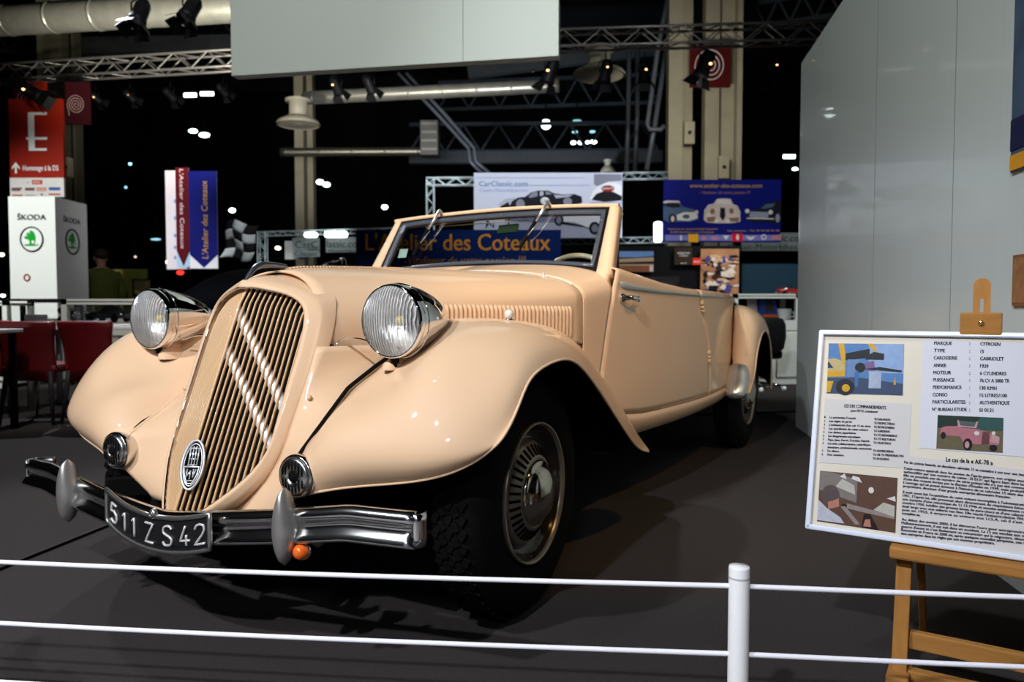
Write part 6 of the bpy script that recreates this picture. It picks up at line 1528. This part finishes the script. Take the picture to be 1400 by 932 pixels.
# man in an olive jacket behind the glass case
def person(label, loc, rz, jm, tm, hm):
    o = empty('person', label, 'person', loc, rz)
    V = [((0, 0, .96), .15), ((0, 0, 1.12), .135), ((0, -.01, 1.30), .16), ((0, -.01, 1.44), .12), ((0, 0, 1.52), .055), ((0, .02, 1.60), .075), ((0, .025, 1.68), .092), ((0, .02, 1.75), .07)]
    E = [(0, 1), (1, 2), (2, 3), (3, 4), (4, 5), (5, 6), (6, 7)]
    def add(p, r, frm): V.append((p, r)); E.append((frm, len(V)-1)); return len(V)-1
    for s in (1, -1):
        a = add((s*.19, -.01, 1.42), .065, 3); b = add((s*.255, -.02, 1.15), .05, a); c = add((s*.22, .14, .98), .038, b); d = add((s*.17, .22, .99), .03, c)
        for k in range(4): f = add((s*(.150 + .014*k), .29, .985 + .012*k), .010, d); add((s*(.145 + .014*k), .325, .970 + .012*k), .008, f)
        t_ = add((s*.14, .25, 1.02), .010, d); add((s*.125, .275, 1.03), .008, t_)
        h = add((s*.095, 0, .90), .105, 0); k_ = add((s*.11, .02, .50), .068, h); an = add((s*.115, -.02, .09), .045, k_); add((s*.125, .13, .04), .04, an)
    me = bpy.data.meshes.new('body'); me.from_pydata([v for v, r in V], E, []); ob = bpy.data.objects.new('body', me); col.objects.link(ob); ob.parent = o
    md = ob.modifiers.new('skin', 'SKIN'); md.use_smooth_shade = True
    for i, (v, r) in enumerate(V): me.skin_vertices[0].data[i].radius = (r, r*.8 if i < 4 else r)
    me.skin_vertices[0].data[0].use_root = True
    sd = ob.modifiers.new('smooth', 'SUBSURF'); sd.levels = 2; sd.render_levels = 2
    me.materials.append(hm)
    mb = MB(); G = []
    for z, w, d in ((.78, .23, .165), (.90, .235, .17), (1.08, .225, .155), (1.28, .245, .17), (1.40, .255, .155), (1.46, .20, .135), (1.505, .085, .088)):
        G.append([(w*math.cos(a), -.005 + d*math.sin(a), z) for a in np.linspace(0, 2*PI, 29)[:-1]])
    mb.grid(sgrid(np.array(G), 18, 28), cv=True); J = mb.build('jacket', jm, o)
    for s in (1, -1):
        mb = MB(); mb.tube([tuple(q) for q in nspl([(s*.17, -.01, 1.43), (s*.225, -.015, 1.32), (s*.262, -.02, 1.15), (s*.245, .06, 1.04), (s*.215, .15, .99)], 14)], [.085]*4 + [.075]*5 + [.062]*5, 14); mb.build('sleeve', jm, J)
        mb = MB(); mb.tube([(s*.095, 0, .95), (s*.105, .01, .72), (s*.112, .02, .50), (s*.117, -.01, .28), (s*.118, -.02, .09)], [.125, .105, .085, .075, .068], 14); mb.build('trousers', tm, o)
        mb = MB(); mb.sphere((s*.122, .05, .045), .05, 14, 10, (1, 2.5, .85)); mb.build('shoe', MATT, o)
    mb = MB(); mb.sphere((0, .005, 1.705), .103, 18, 12, (.95, 1.05, .85)); mb.build('hair', M('hair_dark', (.012, .010, .008), .6), o)
    mb = MB(); mb.sphere((0, .118, 1.645), .016, 10, 8, (.8, 1.2, 1.3)); mb.build('nose', hm, o)
    for s in (1, -1):
        mb = MB(); mb.sphere((s*.092, .02, 1.645), .02, 8, 8, (.5, 1, 1.5)); mb.build('ear', hm, o)
        mb = MB(); mb.sphere((s*.035, .098, 1.672), .011, 8, 8); mb.build('eye', DGREY, o)
    mb = MB(); mb.tube([(-.025, .104, 1.605), (0, .110, 1.603), (.025, .104, 1.605)], .006, 6); mb.build('mouth', M('lips', (.25, .09, .08), .5), o)
    return o
person('standing person in an olive jacket behind the long glass case', (at(140, 420, 10.9).x, 10.9, 0), .9, M('olive_jacket', (.035, .042, .007), .8, var=.3, scale=8), M('trousers_dark', (.012, .012, .014), .8), M('skin', (.16, .09, .06), .5))  # shade on the person put into the low jacket colour
o, loc, w_, h_ = panel('olive_partition', 'olive green stand wall behind the person in the jacket', 'partition', 128, 368, 200, 445, 12, M('wall_olive', (.12, .12, .022), .7), .05)
o, loc, w_, h_ = panel('framed_picture', 'black framed picture hung on the olive green wall', 'picture', 181, 381, 206, 404, 11.9, MATT, .03)
flat('picture', o, [M('pic_olive', (.10, .08, .03), .5, var=.4, scale=8), M('pic_yellow', (.30, .28, .03), .5)], [(0, R4(*loc(183.5, 401.5), *loc(205, 383.5))), (1, ell(*loc(187, 399), .03, .03, 10))], dz=.0005)
# ================================================================== camera, light, view
cam = bpy.data.cameras.new('camera'); co = bpy.data.objects.new('camera', cam); col.objects.link(co)
co.location = (0, 0, EYE); co.rotation_euler = (PI/2 - PITCH, 0, 0)
cam.sensor_width = 36; cam.lens = FPX/1400*36; cam.clip_start = .05; cam.clip_end = 200
cam.dof.use_dof = True; cam.dof.focus_distance = 1.95; cam.dof.aperture_fstop = 4.0
sc.camera = co
w = bpy.data.worlds.new('hall'); sc.world = w; w.use_nodes = True
w.node_tree.nodes['Background'].inputs[0].default_value = (.004, .0045, .005, 1)
def spot(loc, tgt, power, color=(1, .95, .90), size=60, blend=.5, rad=.06):
    l = bpy.data.lights.new('spot_lamp', 'SPOT'); l.energy = power; l.color = color; l.spot_size = math.radians(size); l.spot_blend = blend; l.shadow_soft_size = rad
    o = bpy.data.objects.new('spot_lamp', l); col.objects.link(o); o.location = loc
    o.rotation_euler = (Vector(tgt)-Vector(loc)).to_track_quat('-Z', 'Y').to_euler()
    return o
# stand lights in front of the car
spot((-1.5, -1.5, 3.8), (-.6, 2.3, .6), 600, (.96, 1, 1.10), 62)
spot((-2.9, -.6, 4.0), (-.9, 2.2, .6), 600, (.96, 1, 1.08), 55)
spot((1.3, .5, 3.8), (.55, 3.5, .6), 215, (1, .60, .24), 40, .6)  # added warm fill, unseen, tinting the door side
spot((-.6, -3.4, 3.4), (-.7, 2.2, .6), 150, (.95, 1, 1.10), 40, .5, .2)
# truss light behind the car, throwing shadows towards the viewer
spot((-2.6, 9.5, 4.6), (-1.0, 2.0, .2), 800, (1, .92, .86), 30)
spot((-4.6, 8.5, 4.6), (-2.9, 4.2, .2), 850, (.92, .95, 1), 48)
# added lamps behind the viewer, lighting aisle and stands for reflections
spot((-2.0, -2.0, 4.6), (-2.0, -1.9, 0), 500, (1, .97, .93), 72, .8)
spot((1.8, -2.6, 4.6), (1.8, -2.5, 0), 500, (1, .97, .93), 72, .8)
spot((-1.5, -3.2, 4.4), (-1.0, -6.5, 1.4), 500, (.95, .97, 1), 100, .8)
# light on the grey wall and the hanging board
spot((-1.8, 1.0, 5.2), (2.1, 4.7, 1.4), 640, (.92, 1, .97), 70, .8, .12)
spot((-.8, -.5, 4.6), (-1.0, 5.8, 3.4), 950, (.94, 1, .96), 60, .8, .3)
# lights over the stands in the hall, then low lamps aimed upward
spot((-7.0, 4.5, 5.0), (-6.2, 9.6, 1.6), 1750, (.97, 1, .97), 40, .6, .15)
spot((-2.6, 5.5, 5.8), (-4.3, 11, 2.3), 520, (.95, .95, 1), 36, .6, .15)
spot((.4, 6.5, 5.6), (.4, 11.4, 2.4), 1250, (.92, .95, 1), 46, .7, .15)
spot((2.8, 6.8, 5.2), (3.1, 10.6, 2.2), 330, (.95, .97, 1), 45, .7, .15)
spot((4.6, 6.2, 5.0), (3.1, 9.2, .8), 700, (.95, 1, .96), 45, .7, .15)
spot((-3.4, 4.2, 4.8), (-4.2, 7.0, .7), 420, (1, .95, .9), 50, .7, .15)
spot((-4.4, 8.4, 2.9), (-4.6, 11.0, 5.0), 720, (1, .97, .82), 100, .8, .2)  # added uplight, unseen, brightening the big duct and truss
spot((.4, 15.0, 2.5), (.8, 21, 6.0), 500, (.75, .88, 1), 90, .8, .2)
spot((-1.6, 10.0, 3.0), (-2.0, 14.5, 5.0), 420, (.96, .97, 1), 80, .8, .2)  # added uplight, unseen, brightening the lower duct and diffuser
spot((2.6, 10.6, 3.6), (3.2, 14, 5.2), 220, (1, .96, .84), 90, .8, .2)
sc.view_settings.view_transform = 'Standard'; sc.view_settings.look = 'None'; sc.view_settings.gamma = 1.0
sc.view_settings.exposure = 0.0
